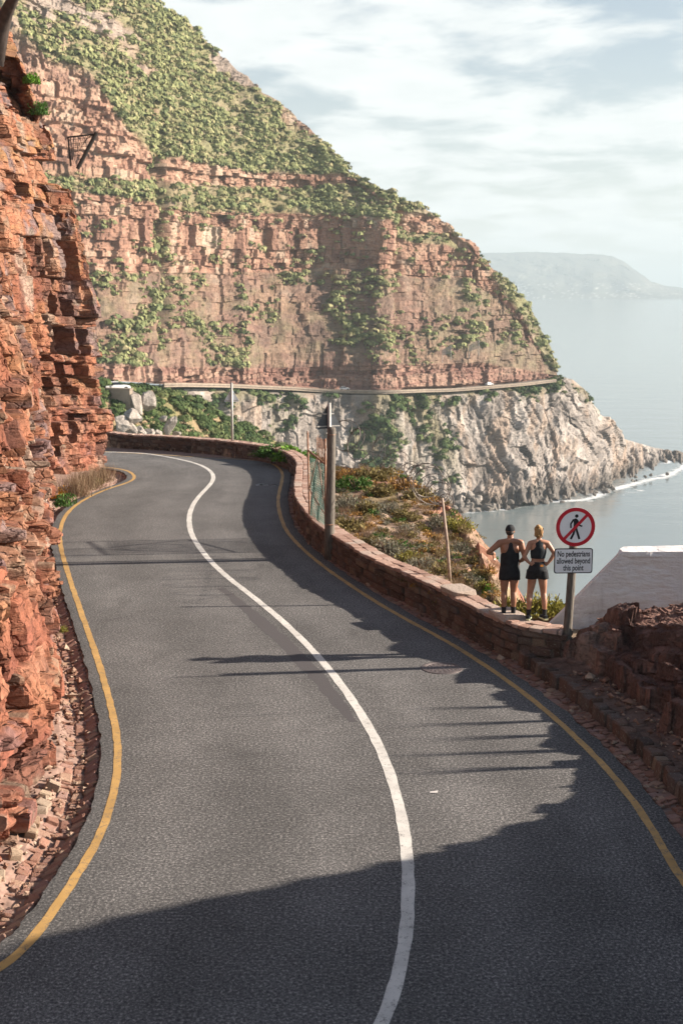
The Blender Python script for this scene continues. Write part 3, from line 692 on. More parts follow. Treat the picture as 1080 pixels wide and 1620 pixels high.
# ------------------------------------------------------------------ hillside beyond the wall
EDGE = resample(np.vstack([[(16, 21), (9, 23.4), (5.2, 24.8)], gpts([(800,958),(770,900),(742,850),(705,800),(655,762),(605,746),(545,739),(505,722)], 0.4), [(-2.6, 53.0), (-6, 57.0), (-14, 60.5), (-30, 63)]]), 0.4)
def hill_z(X, Y):
    dw, sw = seg_dist(X, Y, WALL[::6]); de, se = seg_dist(X, Y, EDGE)
    out = de * (se > 0)                                                     # EDGE runs near -> far, sea on its right
    z = 0.36 + 0.16 * fbm(X * 0.5, Y * 0.4, o=3, seed=51) + 0.12 * fbm(X * 1.7, Y * 1.7, o=3, seed=52)
    z = z - 0.55 * smooth(1.6, 0.0, de) * (se < 0) * 0.3
    fall = 0.9 * np.minimum(out, 0.6) + 1.7 * np.maximum(out - 0.6, 0) * (1 + 0.25 * fbm(X * 0.08, Y * 0.08, o=3, seed=53))
    z = z - fall + smooth(0.5, 6, out) * (0.9 * fbm(X * 0.35, Y * 0.35, o=4, seed=54))
    road_side = (sw > 0) & (Y > 22.6)                                       # WALL runs far -> near; road on its right
    z = np.where(road_side, np.minimum(z, 0.3 - 8.0 * np.maximum(dw - 0.05, 0)), z)
    z = np.where(dw < WW + 0.15, np.minimum(z, 0.42), z)
    da, sa = seg_dist(X, Y, ASR[::8]); z = np.where((sa < 0) | (da < 0.45) | ((X < 4.3) & (Y < 22.95)), np.minimum(z, -1.5), z)
    return np.maximum(z + zroad(Y) * (out < 3), ZSEA - 2)
def build_hill():
    xs = np.r_[np.linspace(-30, -5, 50)[:-1], np.linspace(-5, 7, 170), np.linspace(7, 110, 60)[1:]]
    ys = np.r_[np.linspace(22.4, 50, 300)[:-1], np.linspace(50, 64, 60), np.linspace(64, 170, 50)[1:]]
    X, Y = np.meshgrid(xs, ys, indexing='ij'); Z = hill_z(X, Y)
    rk = smooth(0.12, 0.42, fbm(X * 0.55, Y * 0.55, o=3, seed=61)); bl = blocks(X + 0.3 * fbm(X, Y, o=2, seed=1), Y, 0.5, 0.8, 62)
    rk = np.where(Z > -8, rk, 0.0) * (Z < 1) * smooth(0.6, 1.1, seg_dist(X, Y, WALL[::6])[0])
    Z = Z + rk * (0.26 * bl['h'](3) - 0.02)
    c = palette(0.5 + 0.5 * fbm(X * 0.9, Y * 0.9, o=4, seed=63), [(0.2, (0.26, 0.165, 0.115)), (0.5, (0.33, 0.22, 0.155)), (0.8, (0.42, 0.31, 0.23))])
    g = smooth(0.05, 0.45, fbm(X * 0.7 + 9, Y * 0.7, o=4, seed=64))[..., None] * 0.6; c = c * (1 - g) + np.array((0.23, 0.19, 0.09)) * g
    c = c * (1 - rk[..., None]) + rk[..., None] * palette(bl['h'](4), [(0, (0.27, 0.11, 0.075)), (1, (0.42, 0.2, 0.13))])
    obj('hillside', raw_mesh('hillside', np.stack([X, Y, Z], -1).reshape(-1, 3), grid_faces(len(xs), len(ys)), c.reshape(-1, 3)), M['hill'], kind='structure')
build_hill()
# ------------------------------------------------------------------ rock bank on the right (unseen rise towards the camera shaped to shade the road)
KERB = resample(smooth_line(offset(ASR, -0.58)[:: 3], 20), 0.25)
def bank_z(X, Y):
    d, s = seg_dist(X, Y, KERB); d = d * np.where(s > 0, 1, -1)              # ASR runs near -> far; sea side is on its right
    return d
def build_bank():
    xs = np.r_[np.linspace(2.6, 7.2, 160)[:-1], np.linspace(7.2, 22, 60)]; ys = np.r_[np.linspace(1.0, 15.0, 90)[:-1], np.linspace(15.0, 23.9, 300)]
    X, Y = np.meshgrid(xs, ys, indexing='ij'); d = bank_z(X, Y)
    z = 0.13 + 0.06 * smooth(0, 0.5, d)
    # tilted slabs of bedded rock
    a = X * 0.80 + Y * 0.25; b = -X * 0.35 + Y * 0.9
    w = a + 0.4 * fbm(X * 0.8, Y * 0.8, o=3, seed=71); B1 = blocks(b + 0.4 * fbm(X * .7, Y * .7, o=2, seed=72), w, 0.75, 1.5, 73); B2 = blocks(b, w + 0.1 * fbm(X * 3, Y * 3, o=2, seed=74), 0.24, 0.5, 75)
    dd = d + 0.25 * fbm(X * 0.9, Y * 0.9, o=2, seed=76) + 0.30 * (B1['h'](13) - 0.5) + 0.14 * (B2['h'](14) - 0.5)
    rise = 0.42 * smooth(0.50, 0.55, dd) + 0.22 * smooth(0.78, 0.84, dd) + 0.26 * smooth(1.15, 1.22, dd) + 0.15 * np.maximum(dd - 1.0, 0)
    rise = rise * smooth(23.6, 22.2, Y + 0.35 * fbm(X, Y, o=2, seed=78) - 0.25 * np.maximum(X - 4.6, 0))
    near = smooth(17.5, 12.9, Y) * 3.6 * smooth(0.5, 2.4, dd) * (0.9 + 0.25 * fbm(X * 0.6, Y * 0.6, o=3, seed=79))
    mk = smooth(0.35, 0.7, dd) * smooth(23.7, 22.8, Y)
    hh = rise + near + mk * (0.16 * fbm(X * 0.7, Y * 0.7, o=3, seed=83) + 0.30 * (B1['h'](3) - 0.5) + 0.15 * (B2['h'](4) - 0.5) + 0.05 * fbm(X * 4, Y * 4, o=4, seed=80))
    dip = 0.22 * X - 0.10 * Y + 0.10 * fbm(X * 0.5, Y * 0.5, o=2, seed=84)                       # bedding planes dip gently
    def terrace(h, st, k):
        t = (h - dip) / st; f = t - np.floor(t); return (np.floor(t) + smooth(k, 1.0, f)) * st + dip
    hb = terrace(hh, 0.30, 0.72); hb = 0.55 * hb + 0.45 * terrace(hh + 0.05 * fbm(X * 3, Y * 3, o=3, seed=85), 0.105, 0.6)
    z = z + hh * (1 - mk) + hb * mk + mk * 0.05 * fbm(X * 7, Y * 7, o=5, seed=86, gain=0.65)
    z = np.maximum(z, 0.11) + 0.03 * fbm(X * 3, Y * 3, o=3, seed=81)
    z = np.where(d < 0.02, -0.12 - np.minimum(-(d - 0.02) * 4, 0.4), z)
    z = z - 2.5 * smooth(23.3, 23.9, Y)
    dend = np.hypot(X - WALL[-1][0], Y - WALL[-1][1]); z = np.where((Y > 22.5) & (X < WALL[-1][0] + .02), np.minimum(z, 0.10), z)
    lay = hsh(np.floor((z - dip) / 0.085), seed=87) - 0.5; X = X + 0.11 * lay * mk; Y = Y + 0.09 * (hsh(np.floor((z - dip) / 0.06), seed=88) - .5) * mk
    r = 0.35 * B1['h'](9) + 0.3 * B2['h'](8) + 0.35 * (0.5 + 0.5 * fbm(X * 1.2, Y * 1.2, o=4, seed=82))
    c = palette(r, [(0.2, (0.085, 0.045, 0.038)), (0.45, (0.16, 0.082, 0.064)), (0.65, (0.24, 0.132, 0.102)), (0.85, (0.33, 0.23, 0.19))])
    soil = (1 - smooth(0.3, 0.6, dd))[..., None]; c = c * (1 - soil) + soil * np.array((0.17, 0.105, 0.08))
    obj('rock_bank', raw_mesh('rock_bank', np.stack([X, Y, z], -1).reshape(-1, 3), grid_faces(len(xs), len(ys)), c.reshape(-1, 3)), M['bank'], kind='structure')
build_bank()
# ------------------------------------------------------------------ loose chips of rock along both verges
def gravel():
    rs = np.random.RandomState(77); octa = np.array([(1, 0, 0), (-1, 0, 0), (0, 1, 0), (0, -1, 0), (0, 0, .7), (0, 0, -.7)]); of = np.array([(0, 2, 4), (2, 1, 4), (1, 3, 4), (3, 0, 4), (2, 0, 5), (1, 2, 5), (3, 1, 5), (0, 3, 5)])
    V, Fc, C, n = [], [], [], 0
    def put(P, sgn, s0, s1, o0, o1, z0, count):
        nonlocal n
        N = normals2(P) * sgn; s = np.r_[0, np.cumsum(np.linalg.norm(np.diff(P, axis=0), axis=1))]
        for _ in range(count):
            q = rs.uniform(s0, s1); k = int(np.searchsorted(s, q)); k = min(k, len(P) - 1); o = o0 + (o1 - o0) * rs.rand() ** 0.8; p = P[k] + N[k] * o; r = rs.uniform(.012, .05) * (1 + (rs.rand() < .06) * 1.2)
            v = (octa + rs.uniform(-.3, .3, octa.shape)) * r * rs.uniform(.6, 1.3, 3); a = rs.rand() * 6.28; R = np.array([[math.cos(a), -math.sin(a), 0], [math.sin(a), math.cos(a), 0], [0, 0, 1]])
            V.append(v @ R.T + np.array([p[0], p[1], z0(o) + float(zroad(p[1])) + r * .4])); Fc.append(of + n); n += 6; C.append(np.repeat([palette(rs.rand(), [(0, (0.20, 0.10, 0.07)), (.6, (0.34, 0.19, 0.13)), (1, (0.48, 0.36, 0.27))])], 6, 0))
    put(ASL, 1, arc_of(ASL, (-6, 10)), arc_of(ASL, ground(95, 840)), .12, 1.1, lambda o: float(np.interp(o, [0, .12, .3, .5, .62, 1.2], [-.06, -.08, -.10, -.07, -.03, .05])), 1500)
    put(ASL, 1, arc_of(ASL, ground(95, 840)), arc_of(ASL, ground(200, 750)), .02, 1.2, lambda o: float(np.interp(o, [0, .1, .32, .5, .62, 1.2], [-.05, -.12, -.15, -.10, -.03, .05])), 300)
    put(ASR, -1, arc_of(ASR, (4.4, 12)), arc_of(ASR, ground(455, 780)), .0, .42, lambda o: -0.045, 900)
    put(ASR, -1, arc_of(ASR, (4.4, 12)), arc_of(ASR, ground(850, 1085)), .6, 1.1, lambda o: 0.18, 350)
    obj('gravel', raw_mesh('gravel', np.vstack(V), np.vstack(Fc), np.vstack(C)), M['bank'], kind='stuff', label='loose reddish rock chips and grit lying along both road verges', cat='gravel')
gravel()
# ------------------------------------------------------------------ the headland across the bay
def col(px, tab): return np.interp(px, [t[0] for t in tab], [t[1] for t in tab])
ROADY = [(20,600),(180,600),(250,604),(350,606),(450,610),(550,614),(620,614),(700,612),(760,607),(820,602),(880,594)]
ROADD = [(20,395),(180,425),(250,452),(350,498),(450,530),(500,538),(560,541),(612,538),(640,556),(700,576),(760,593),(820,613),(880,640)]
CREST = [(-60,-110),(15,-62),(100,-32),(180,0),(215,12),(262,42),(300,64),(350,106),(390,140),(430,172),(460,190),(485,215),(512,236),(545,268),(552,280),(600,302),(650,328),(690,350),(720,379),(760,410),(780,432),(810,460),(840,492),(860,525),(872,552),(880,586)]
K2T = [(-60,20),(15,60),(80,105),(130,120),(160,150),(200,218),(250,255),(300,262),(400,279),(500,284),(550,283),(600,316),(640,338),(700,352),(880,590)]     # top of upper cliffs
K2B = [(-60,280),(80,285),(200,296),(300,297),(450,304),(560,300),(620,330),(640,372),(700,376),(880,590)]                       # foot of upper cliffs
K1T = [(-60,300),(80,305),(200,318),(300,338),(450,341),(560,344),(620,352),(640,385),(700,392),(760,420),(880,590)]
K1B = [(-60,430),(180,432),(300,430),(450,430),(560,424),(620,428),(660,440),(720,440),(780,470),(880,591)]
LOW = [(-60,560),(250,578),(450,578),(620,574),(760,572),(880,592)]
def smooth_cols(a, k=9):
    return np.convolve(np.pad(a, k, mode='edge'), np.ones(2 * k + 1) / (2 * k + 1), 'valid')
def blend(c, m, colr):
    m = np.clip(m, 0, 1)[..., None]; return c * (1 - m) + np.array(colr) * m
VEG = []                                                            # (points, normals, density, kind) for the scrub
def sheet_normals(P):
    du = np.gradient(P, axis=0); dv = np.gradient(P, axis=1); n = np.cross(du, dv); n /= np.linalg.norm(n, axis=-1, keepdims=True) + 1e-9
    return n
def build_mountain():
    nu = 700; px = np.linspace(-40, 879.5, nu)
    crest = col(px, CREST); y0 = smooth_cols(col(px, ROADY)); D0 = smooth_cols(col(px, ROADD), 14)
    keys = [y0]; slopes = []
    tabs = [(LOW, 2.6), (K1B, 0.95), (K1T, 3.6), (K2B, 0.75), (K2T, 3.4)]
    for tb, m in tabs:
        y = smooth_cols(col(px, tb), 6); y = np.minimum(y, keys[-1] - 0.4); y = np.maximum(y, crest + 0.5 * (len(tabs) + 2 - len(keys))); y = np.minimum(y, keys[-1] - 0.05); keys.append(y); slopes.append(m)
    keys.append(np.minimum(crest, keys[-1] - 0.05)); slopes.append(0.82)
    rr = [(HZ - k) / F for k in keys]; D = [D0]
    for i, m in enumerate(slopes): D.append(D[-1] * (m - rr[i]) / (m - rr[i + 1]))
    # rows spread over the key bands
    counts = [36, 130, 105, 36, 66, 190]; rows_y, rows_d, band, frac = [], [], [], []
    for i, c in enumerate(counts):
        for t in np.linspace(0, 1, c, endpoint=False):
            Dt = D[i] + (D[i + 1] - D[i]) * t; zt = (rr[i] * D[i]) + (rr[i + 1] * D[i + 1] - rr[i] * D[i]) * t
            rows_d.append(Dt); rows_y.append(zt); band.append(i); frac.append(t)
    rows_d.append(D[-1]); rows_y.append(rr[-1] * D[-1]); band.append(5); frac.append(1.0)
    Yg = np.array(rows_d).T; Zg = np.array(rows_y).T + CAMH; band = np.array(band); frac = np.array(frac)
    Xg = (px[:, None] - 540) / F * (Yg * CP - (Zg - CAMH) * SP)           # x from the column's vertical plane
    P = np.stack([Xg, Yg, Zg], -1); n = sheet_normals(P)
    if n[..., 1].mean() > 0: n = -n
    hn = n.copy(); hn[..., 2] *= 0.25; hn /= np.linalg.norm(hn, axis=-1, keepdims=True)
    for _ in range(12):
        hn[1:-1] = (hn[:-2] + hn[1:-1] * 2 + hn[2:]) / 4; hn[:, 1:-1] = (hn[:, :-2] + hn[:, 1:-1] * 2 + hn[:, 2:]) / 4
    hn /= np.linalg.norm(hn, axis=-1, keepdims=True)
    # arc position along the hillside
    s = np.hypot(np.gradient(Xg[:, 0]), np.gradient(Yg[:, 0])).cumsum(); U = np.broadcast_to(s[:, None], Xg.shape); V = Zg
    steepb = np.array([1.0, 0.10, 1.0, 0.25, 1.0, 0.10])[band]; 
    steep = np.convolve(np.pad(steepb, 5, mode='edge'), np.ones(11) / 11, 'valid')[None] * np.ones_like(U)
    crag = smooth(0.18, 0.5, fbm(U * 0.022, V * 0.05 + U * 0.01, o=4, seed=101)); crag_top = (band == 5)[None] * np.maximum(crag, 0.9 * smooth(0.93, 0.985, frac)[None] * smooth(-0.3, 0.2, fbm(U * 0.03, V * 0, o=3, seed=102)))
    crag_mid = (band == 1)[None] * np.maximum(smooth(0.15, 0.5, fbm(U * 0.03, V * 0.11, o=4, seed=103)) * 0.7, smooth(0.42, 0.0, frac)[None] * smooth(-0.2, .3, fbm(U * 0.02, V * 0.16, o=3, seed=113)) * 0.6)
    crag_mid = np.maximum(crag_mid, (band == 1)[None] * (0.25 + 0.35 * smooth(-0.3, 0.3, fbm(U / 11, V / 7, o=4, seed=114)))); rock = np.clip(np.maximum(steep, np.maximum(crag_top, crag_mid)), 0, 1)
    # gullies and buttresses
    g = 7.0 * fbm(U / 70, V / 260, o=3, seed=104) + 3.2 * (ridged(U / 26, V / 120, o=3, seed=105) - 0.6)
    gul = np.exp(-((px[:, None] + 0 * V - (262 + 10 * fbm(V / 30, V * 0, o=2, seed=3))) / 9.0) ** 2) * smooth(-20, 0, V) * smooth(78, 55, V); g = g - 11 * gul
    spur = np.exp(-((px[:, None] - 632) / 7.0) ** 2) * smooth(-40, -10, V); g = g - 5 * spur
    end = smooth(0, 12, np.minimum(crest[:, None] * 0 + (band[None] * 1.0 + frac[None]) * 40, 40)) 
    edge = smooth(0, 0.12, frac)[None] * (band == 0)[None] + (band > 0)[None] * 1.0
    rim = 1 - smooth(0.9, 1.0, frac)[None] * (band == 5)[None] * 0.75
    wu = U + 2.5 * fbm(U / 14, V / 14, o=3, seed=106); wv = V + 2.0 * fbm(U / 60, V / 40, o=3, seed=107) + 0.5 * fbm(U / 7, V / 7, o=2, seed=108)
    b1 = blocks(wu, wv, 7.5, 9.0, 110, 0.4); b2 = blocks(wu, wv, 2.6, 3.0, 120, 0.5); b3 = blocks(wu, wv + .3 * fbm(U / 3, V / 3, o=2, seed=5), 1.0, 1.5, 130, 0.4)
    d = rock * (2.8 * (b1['h'](3) - 0.5) + 1.2 * (b1['hl'](4) - 0.5) + 1.9 * (b2['h'](5) - 0.5) + (b2['h'](6) - .5) * 1.2 * (b2['fu'] - .5) + 1.1 * (b2['hl'](7) - 0.5) - 1.5 * (b2['h'](8) < 0.1) + 0.8 * (b3['h'](9) - 0.5))
    d += (1 - rock) * (2.2 * fbm(U / 9, V / 6, o=5, seed=141) + 5.0 * (ridged(U / 19 + V / 60, V / 70, o=3, seed=142) - 0.6)) + 0.35 * fbm(U / 2, V / 2, o=3, seed=143)
    crk = 1.5 * crag_top * np.clip(fbm(U / 6, V / 6, o=3, seed=144) + 0.3, 0, 1)
    shift = (g * edge * rim + d * edge * (0.35 + 0.65 * rim) + crk)
    P = P + hn * shift[..., None]
    P[..., 2] += (frac[None] * (band == 5)[None]) * 1.2 * fbm(U / 5, V / 5, o=4, seed=145) * crag
    # colours
    r = 0.4 * b2['h'](20) + 0.2 * b1['h'](21) + 0.4 * (0.5 + 0.5 * fbm(U / 9, V / 5, o=4, seed=150))
    c = palette(r, [(0.2, (0.23, 0.115, 0.08)), (0.4, (0.35, 0.185, 0.125)), (0.6, (0.45, 0.265, 0.18)), (0.8, (0.50, 0.36, 0.26))])
    low = smooth(16, -14, V) * 0.7; lc = palette(0.5 + 0.5 * fbm(U / 30, wv / 1.6, o=4, seed=151), [(0.3, (0.20, 0.095, 0.075)), (0.5, (0.29, 0.15, 0.115)), (0.75, (0.40, 0.25, 0.18))]); c = c * (1 - low[..., None]) + lc * low[..., None]
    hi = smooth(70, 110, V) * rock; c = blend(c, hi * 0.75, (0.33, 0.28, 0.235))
    tal = (1 - rock) * (band == 1)[None]; tn = palette(0.5 + 0.5 * fbm(U / 8, V / 5, o=5, seed=153), [(0.25, (0.13, 0.085, 0.066)), (0.45, (0.19, 0.125, 0.09)), (0.65, (0.185, 0.15, 0.085)), (0.85, (0.27, 0.20, 0.145))]); tal = np.clip(tal * 1.3, 0, 1) * .85; c = c * (1 - tal[..., None]) + tn * tal[..., None]; olive = smooth(600, 760, px)[:, None] * (1 - rock) * 0.45; c = blend(c, olive, (0.235, 0.195, 0.115))  # talus: its dull brown, painted darker to stand in for grazing sun
    gr = (1 - rock) * (band >= 3)[None]; gn = 0.5 + 0.5 * fbm(U / 12, V / 8, o=5, seed=152); gcol = palette(gn, [(0.2, (0.34, 0.27, 0.20)), (0.36, (0.26, 0.235, 0.125)), (0.55, (0.205, 0.21, 0.095)), (0.8, (0.235, 0.245, 0.105))])
    c = c * (1 - gr[..., None] * 0.88) + gcol * gr[..., None] * 0.88
    c = blend(c, gul * 0.7, (0.05, 0.075, 0.03))
    # fold the far side down behind the crest
    back = np.stack([P[:, -1] + np.array([0, k * 9.0, -k * k * 1.2 - k]) for k in (1, 2, 4, 7, 11)], 1)
    Pf = np.concatenate([P, back], 1); cf = np.concatenate([c, np.repeat(c[:, -1:], 5, 1)], 1)
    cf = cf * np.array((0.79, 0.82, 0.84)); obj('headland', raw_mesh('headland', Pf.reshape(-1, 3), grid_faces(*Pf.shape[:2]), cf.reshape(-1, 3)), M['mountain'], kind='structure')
    n2 = sheet_normals(P); n2 = np.where(n2[..., 1:2] > 0, -n2, n2)
    dens = (1 - rock) * ((band == 5)[None] * 1.0 + (band == 3)[None] * 0.8 + (band == 4)[None] * 0.25 + (band == 1)[None] * 0.9 * smooth(-0.05, 0.3, fbm(U / 22, V / 16, o=3, seed=160)))
    dens = np.maximum(dens, 0.9 * gul) + 0.06 * (band == 2)[None]
    dens *= (0.35 + smooth(-0.3, 0.3, fbm(U / 10, V / 7, o=3, seed=161))) * smooth(18, 40, px)[:, None]
    right = smooth(560, 760, px)[:, None]; dens = dens * (1 - 0.55 * right)
    area = np.linalg.norm(np.cross(np.gradient(P, axis=0), np.gradient(P, axis=1)), axis=-1); dens = dens * np.minimum(area, np.percentile(area, 97))
    VEG.append((P.reshape(-1, 3), dens.reshape(-1), 13000, (0.35, 2.5), 'up'))
    return P
MOUNT = build_mountain()
SHY = [(160,930),(250,926),(350,880),(450,850),(560,835),(640,824),(700,812),(735,809),(800,805),(850,796),(930,790),(955,779),(1000,765),(1055,752),(1078,740),(1098,731),(1120,727)]
GTOP = [(160,608),(250,612),(350,614),(450,618),(550,622),(620,622),(700,620),(760,615),(820,609),(868,600),(880,592),(905,598),(928,618),(945,652),(962,664),(978,676),(986,692),(1004,697),(1030,705),(1060,711),(1082,719),(1100,727),(1120,729)]
GTD = [(160,413),(250,444),(350,490),(450,522),(500,530),(560,533),(612,531),(640,549),(700,569),(760,586),(820,606),(868,634),(905,650),(945,665),(986,690),(1030,712),(1080,716),(1120,722)]
def build_granite():
    nu = 660; nv = 290; px = np.linspace(60, 1112, nu)
    yt = col(px, GTOP); Dt = smooth_cols(col(px, GTD), 12); ys = smooth_cols(col(px, SHY), 5); Ds = (CAMH - ZSEA) * F / (ys - HZ)
    zt = CAMH + (HZ - yt) / F * Dt; zb = np.full(nu, ZSEA - 3.0); Ds = np.minimum(Ds, Dt - 4) - 3
    t = np.linspace(0, 1, nv)[None]; Z = zb[:, None] + (zt - zb)[:, None] * t
    e = 0.72 + 0.0 * px[:, None]
    prof = (1 - (1 - t) ** 1.0) ** 1.0; h = np.interp(t[0], [0, 0.08, 0.25, 0.6, 1], [0, 0.30, 0.54, 0.80, 1.0])[None]
    Y = Ds[:, None] + (Dt - Ds)[:, None] * h; X = (px[:, None] - 540) / F * (Y * CP - (Z - CAMH) * SP)
    P = np.stack([X, Y, Z], -1); n = sheet_normals(P); n = np.where(n[..., 1:2] > 0, -n, n)
    for _ in range(12): n[1:-1] = (n[:-2] + n[1:-1] * 2 + n[2:]) / 4
    n /= np.linalg.norm(n, axis=-1, keepdims=True)
    s = np.hypot(np.gradient(X[:, 150]), np.gradient(Y[:, 150])).cumsum(); U = np.broadcast_to(s[:, None], X.shape); V = Z
    sk = U + 1.0 * (V - ZSEA) * smooth(150, 300, U)                                    # joints lean on the seaward side
    wu = sk + 3 * fbm(U / 18, V / 25, o=3, seed=201); wv = V + 5 * fbm(U / 16, V / 30, o=3, seed=202)
    b1 = blocks(wv, wu, 9.5, 13, 210, 0.4); b2 = blocks(wv + 0.3 * U, wu + fbm(U / 5, V / 9, o=2, seed=4), 4.0, 5.0, 220, 0.5); b3 = blocks(wv - 0.4 * U, wu, 1.6, 2.2, 230, 0.5)
    d = 6.5 * fbm(U / 55, V / 150, o=3, seed=204) + 4.5 * (ridged(sk / 26, V / 45, o=3, seed=205) - 0.6)
    d += 2.4 * (b1['h'](3) - 0.5) + 2.4 * (b1['h'](9) - .5) * (b1['fv'] - .5) + 1.1 * (b2['h'](5) - 0.5) + 1.6 * (b2['h'](6) - .5) * (b2['fv'] - .5) + 0.55 * (b3['h'](7) - 0.5) + 0.9 * (0.5 - np.abs(b1['fv'] - .5)) * 2
    d += 0.9 * fbm(U / 3.5, V / 3.5, o=4, seed=206) + 3.0 * (ridged(U / 11 + 7, V / 13, o=3, seed=207) - .6)
    rim = 1 - smooth(0.93, 1.0, t) * 0.9; d = d * rim; d *= smooth(1.02, 0.96, px / 1112)[:, None] * 0.8 + 0.2
    ramp = np.exp(-((px[:, None] - (560 + (ZSEA + 62 - V) * 2.6 * 1.0 + 40)) / 26.0) ** 2)
    P = P + n * d[..., None]
    P[..., 2] = np.where(P[..., 2] > zt[:, None] + 1.5, zt[:, None] + 1.5, P[..., 2])
    r = 0.35 * b2['h'](20) + 0.2 * b1['h'](21) + 0.45 * (0.5 + 0.5 * fbm(U / 8, V / 14, o=4, seed=250))
    c = palette(r, [(0.2, (0.15, 0.128, 0.112)), (0.4, (0.245, 0.212, 0.188)), (0.6, (0.33, 0.29, 0.26)), (0.8, (0.42, 0.375, 0.335))])
    st = smooth(0.1, 0.4, fbm(U / 7, V / 14, o=3, seed=251)) * 0.5; c = blend(c, st, (0.36, 0.25, 0.175))
    dk = smooth(0.25, 0.5, fbm(U / 4.5, V / 10, o=3, seed=252)) * 0.3; c = blend(c, dk, (0.14, 0.12, 0.11))
    wet = smooth(ZSEA + 4.5, ZSEA + 0.5, V + 1.2 * fbm(U / 4, V * 0, o=2, seed=8)) * 0.75; c = blend(c, wet, (0.085, 0.075, 0.065))
    vg = np.maximum(smooth(0.80, 0.97, t) * smooth(-0.35, 0.1, fbm(U / 14, V / 8, o=3, seed=253)) * smooth(985, 900, px)[:, None], smooth(0.12, 0.4, fbm(U / 26 + 4, V / 22, o=3, seed=254)) * smooth(720, 560, px)[:, None] * 0.9)
    vg = np.maximum(vg, ramp * smooth(740, 690, px)[:, None]); c = blend(c, vg * 0.75, (0.17, 0.15, 0.075))
    back = np.stack([P[:, -1] + np.array([0, k * 5.0, -k * k * 0.8 - 0.2 * k]) for k in (1, 2, 4, 7, 12)], 1)
    flat = smooth(868, 880, px)[:, None, None]; P0 = P[:, -1:] + np.array([[[0, 14.0, 0.0]]]) * np.linspace(.2, 1, 5)[None, :, None]; back = back * flat + P0 * (1 - flat)
    Pf = np.concatenate([P, back], 1); cf = np.concatenate([c, np.repeat(c[:, -1:], 5, 1)], 1)
    obj('sea_cliff', raw_mesh('sea_cliff', Pf.reshape(-1, 3), grid_faces(*Pf.shape[:2]), cf.reshape(-1, 3)), M['mountain'], kind='structure')
    VEG.append((P.reshape(-1, 3), (vg * smooth(-0.2, 0.3, fbm(U / 6, V / 6, o=2, seed=255))).reshape(-1), 1500, (0.8, 2.3), 'dark'))
    return Ds, px
build_granite()
def build_spur():
    """green slope with boulders just beyond the bend"""
    nu, nv = 290, 200; px = np.linspace(60, 470, nu)
    yt = col(px, [(150,604),(180,607),(206,612),(240,614),(275,618),(310,632),(350,652),(400,679),(430,693),(470,714)]); Dt = col(px, [(150,206),(200,214),(300,240),(400,262),(470,280)])
    rt = (HZ - yt) / F; zt = rt * Dt; T = np.linspace(0, 1, nv)[None] ** 1.3
    Y = Dt[:, None] - T * 60; Z = zt[:, None] - T * 60 * 0.72 + CAMH; X = (px[:, None] - 540) / F * Dt[:, None]
    X = X + T * 26
    Z = Z + smooth(0, .1, T) * (1.6 * fbm(X / 8, Y / 8, o=4, seed=301) + 1.0 * (ridged(X / 5, Y / 20, o=3, seed=302) - .6))
    back = np.stack([np.stack([X[:, 0], Y[:, 0] + k * 4, Z[:, 0] - 0.2 * k * k - k * .6], -1) for k in (1, 2, 4, 8)], 1)[:, ::-1]
    P = np.concatenate([back, np.stack([X, Y, Z], -1)], 1)
    c = palette(0.5 + 0.5 * fbm(P[..., 0] / 5, P[..., 1] / 5, o=4, seed=303), [(0.25, (0.30, 0.20, 0.13)), (0.5, (0.19, 0.16, 0.075)), (0.75, (0.12, 0.14, 0.05))])
    obj('spur', raw_mesh('spur', P.reshape(-1, 3), grid_faces(*P.shape[:2])[:, ::-1], c.reshape(-1, 3)), M['hill'], kind='structure')
    den = smooth(-0.45, 0.15, fbm(X / 5, Y / 5, o=3, seed=304)) * smooth(0.75, 0.4, T) * smooth(60, 120, px[:, None] + 60 * T)
    VEG.append((np.stack([X, Y, Z], -1).reshape(-1, 3), den.reshape(-1), 1500, (0.6, 1.7), 'green'))
    return X, Y, Z, px
SPUR = build_spur()
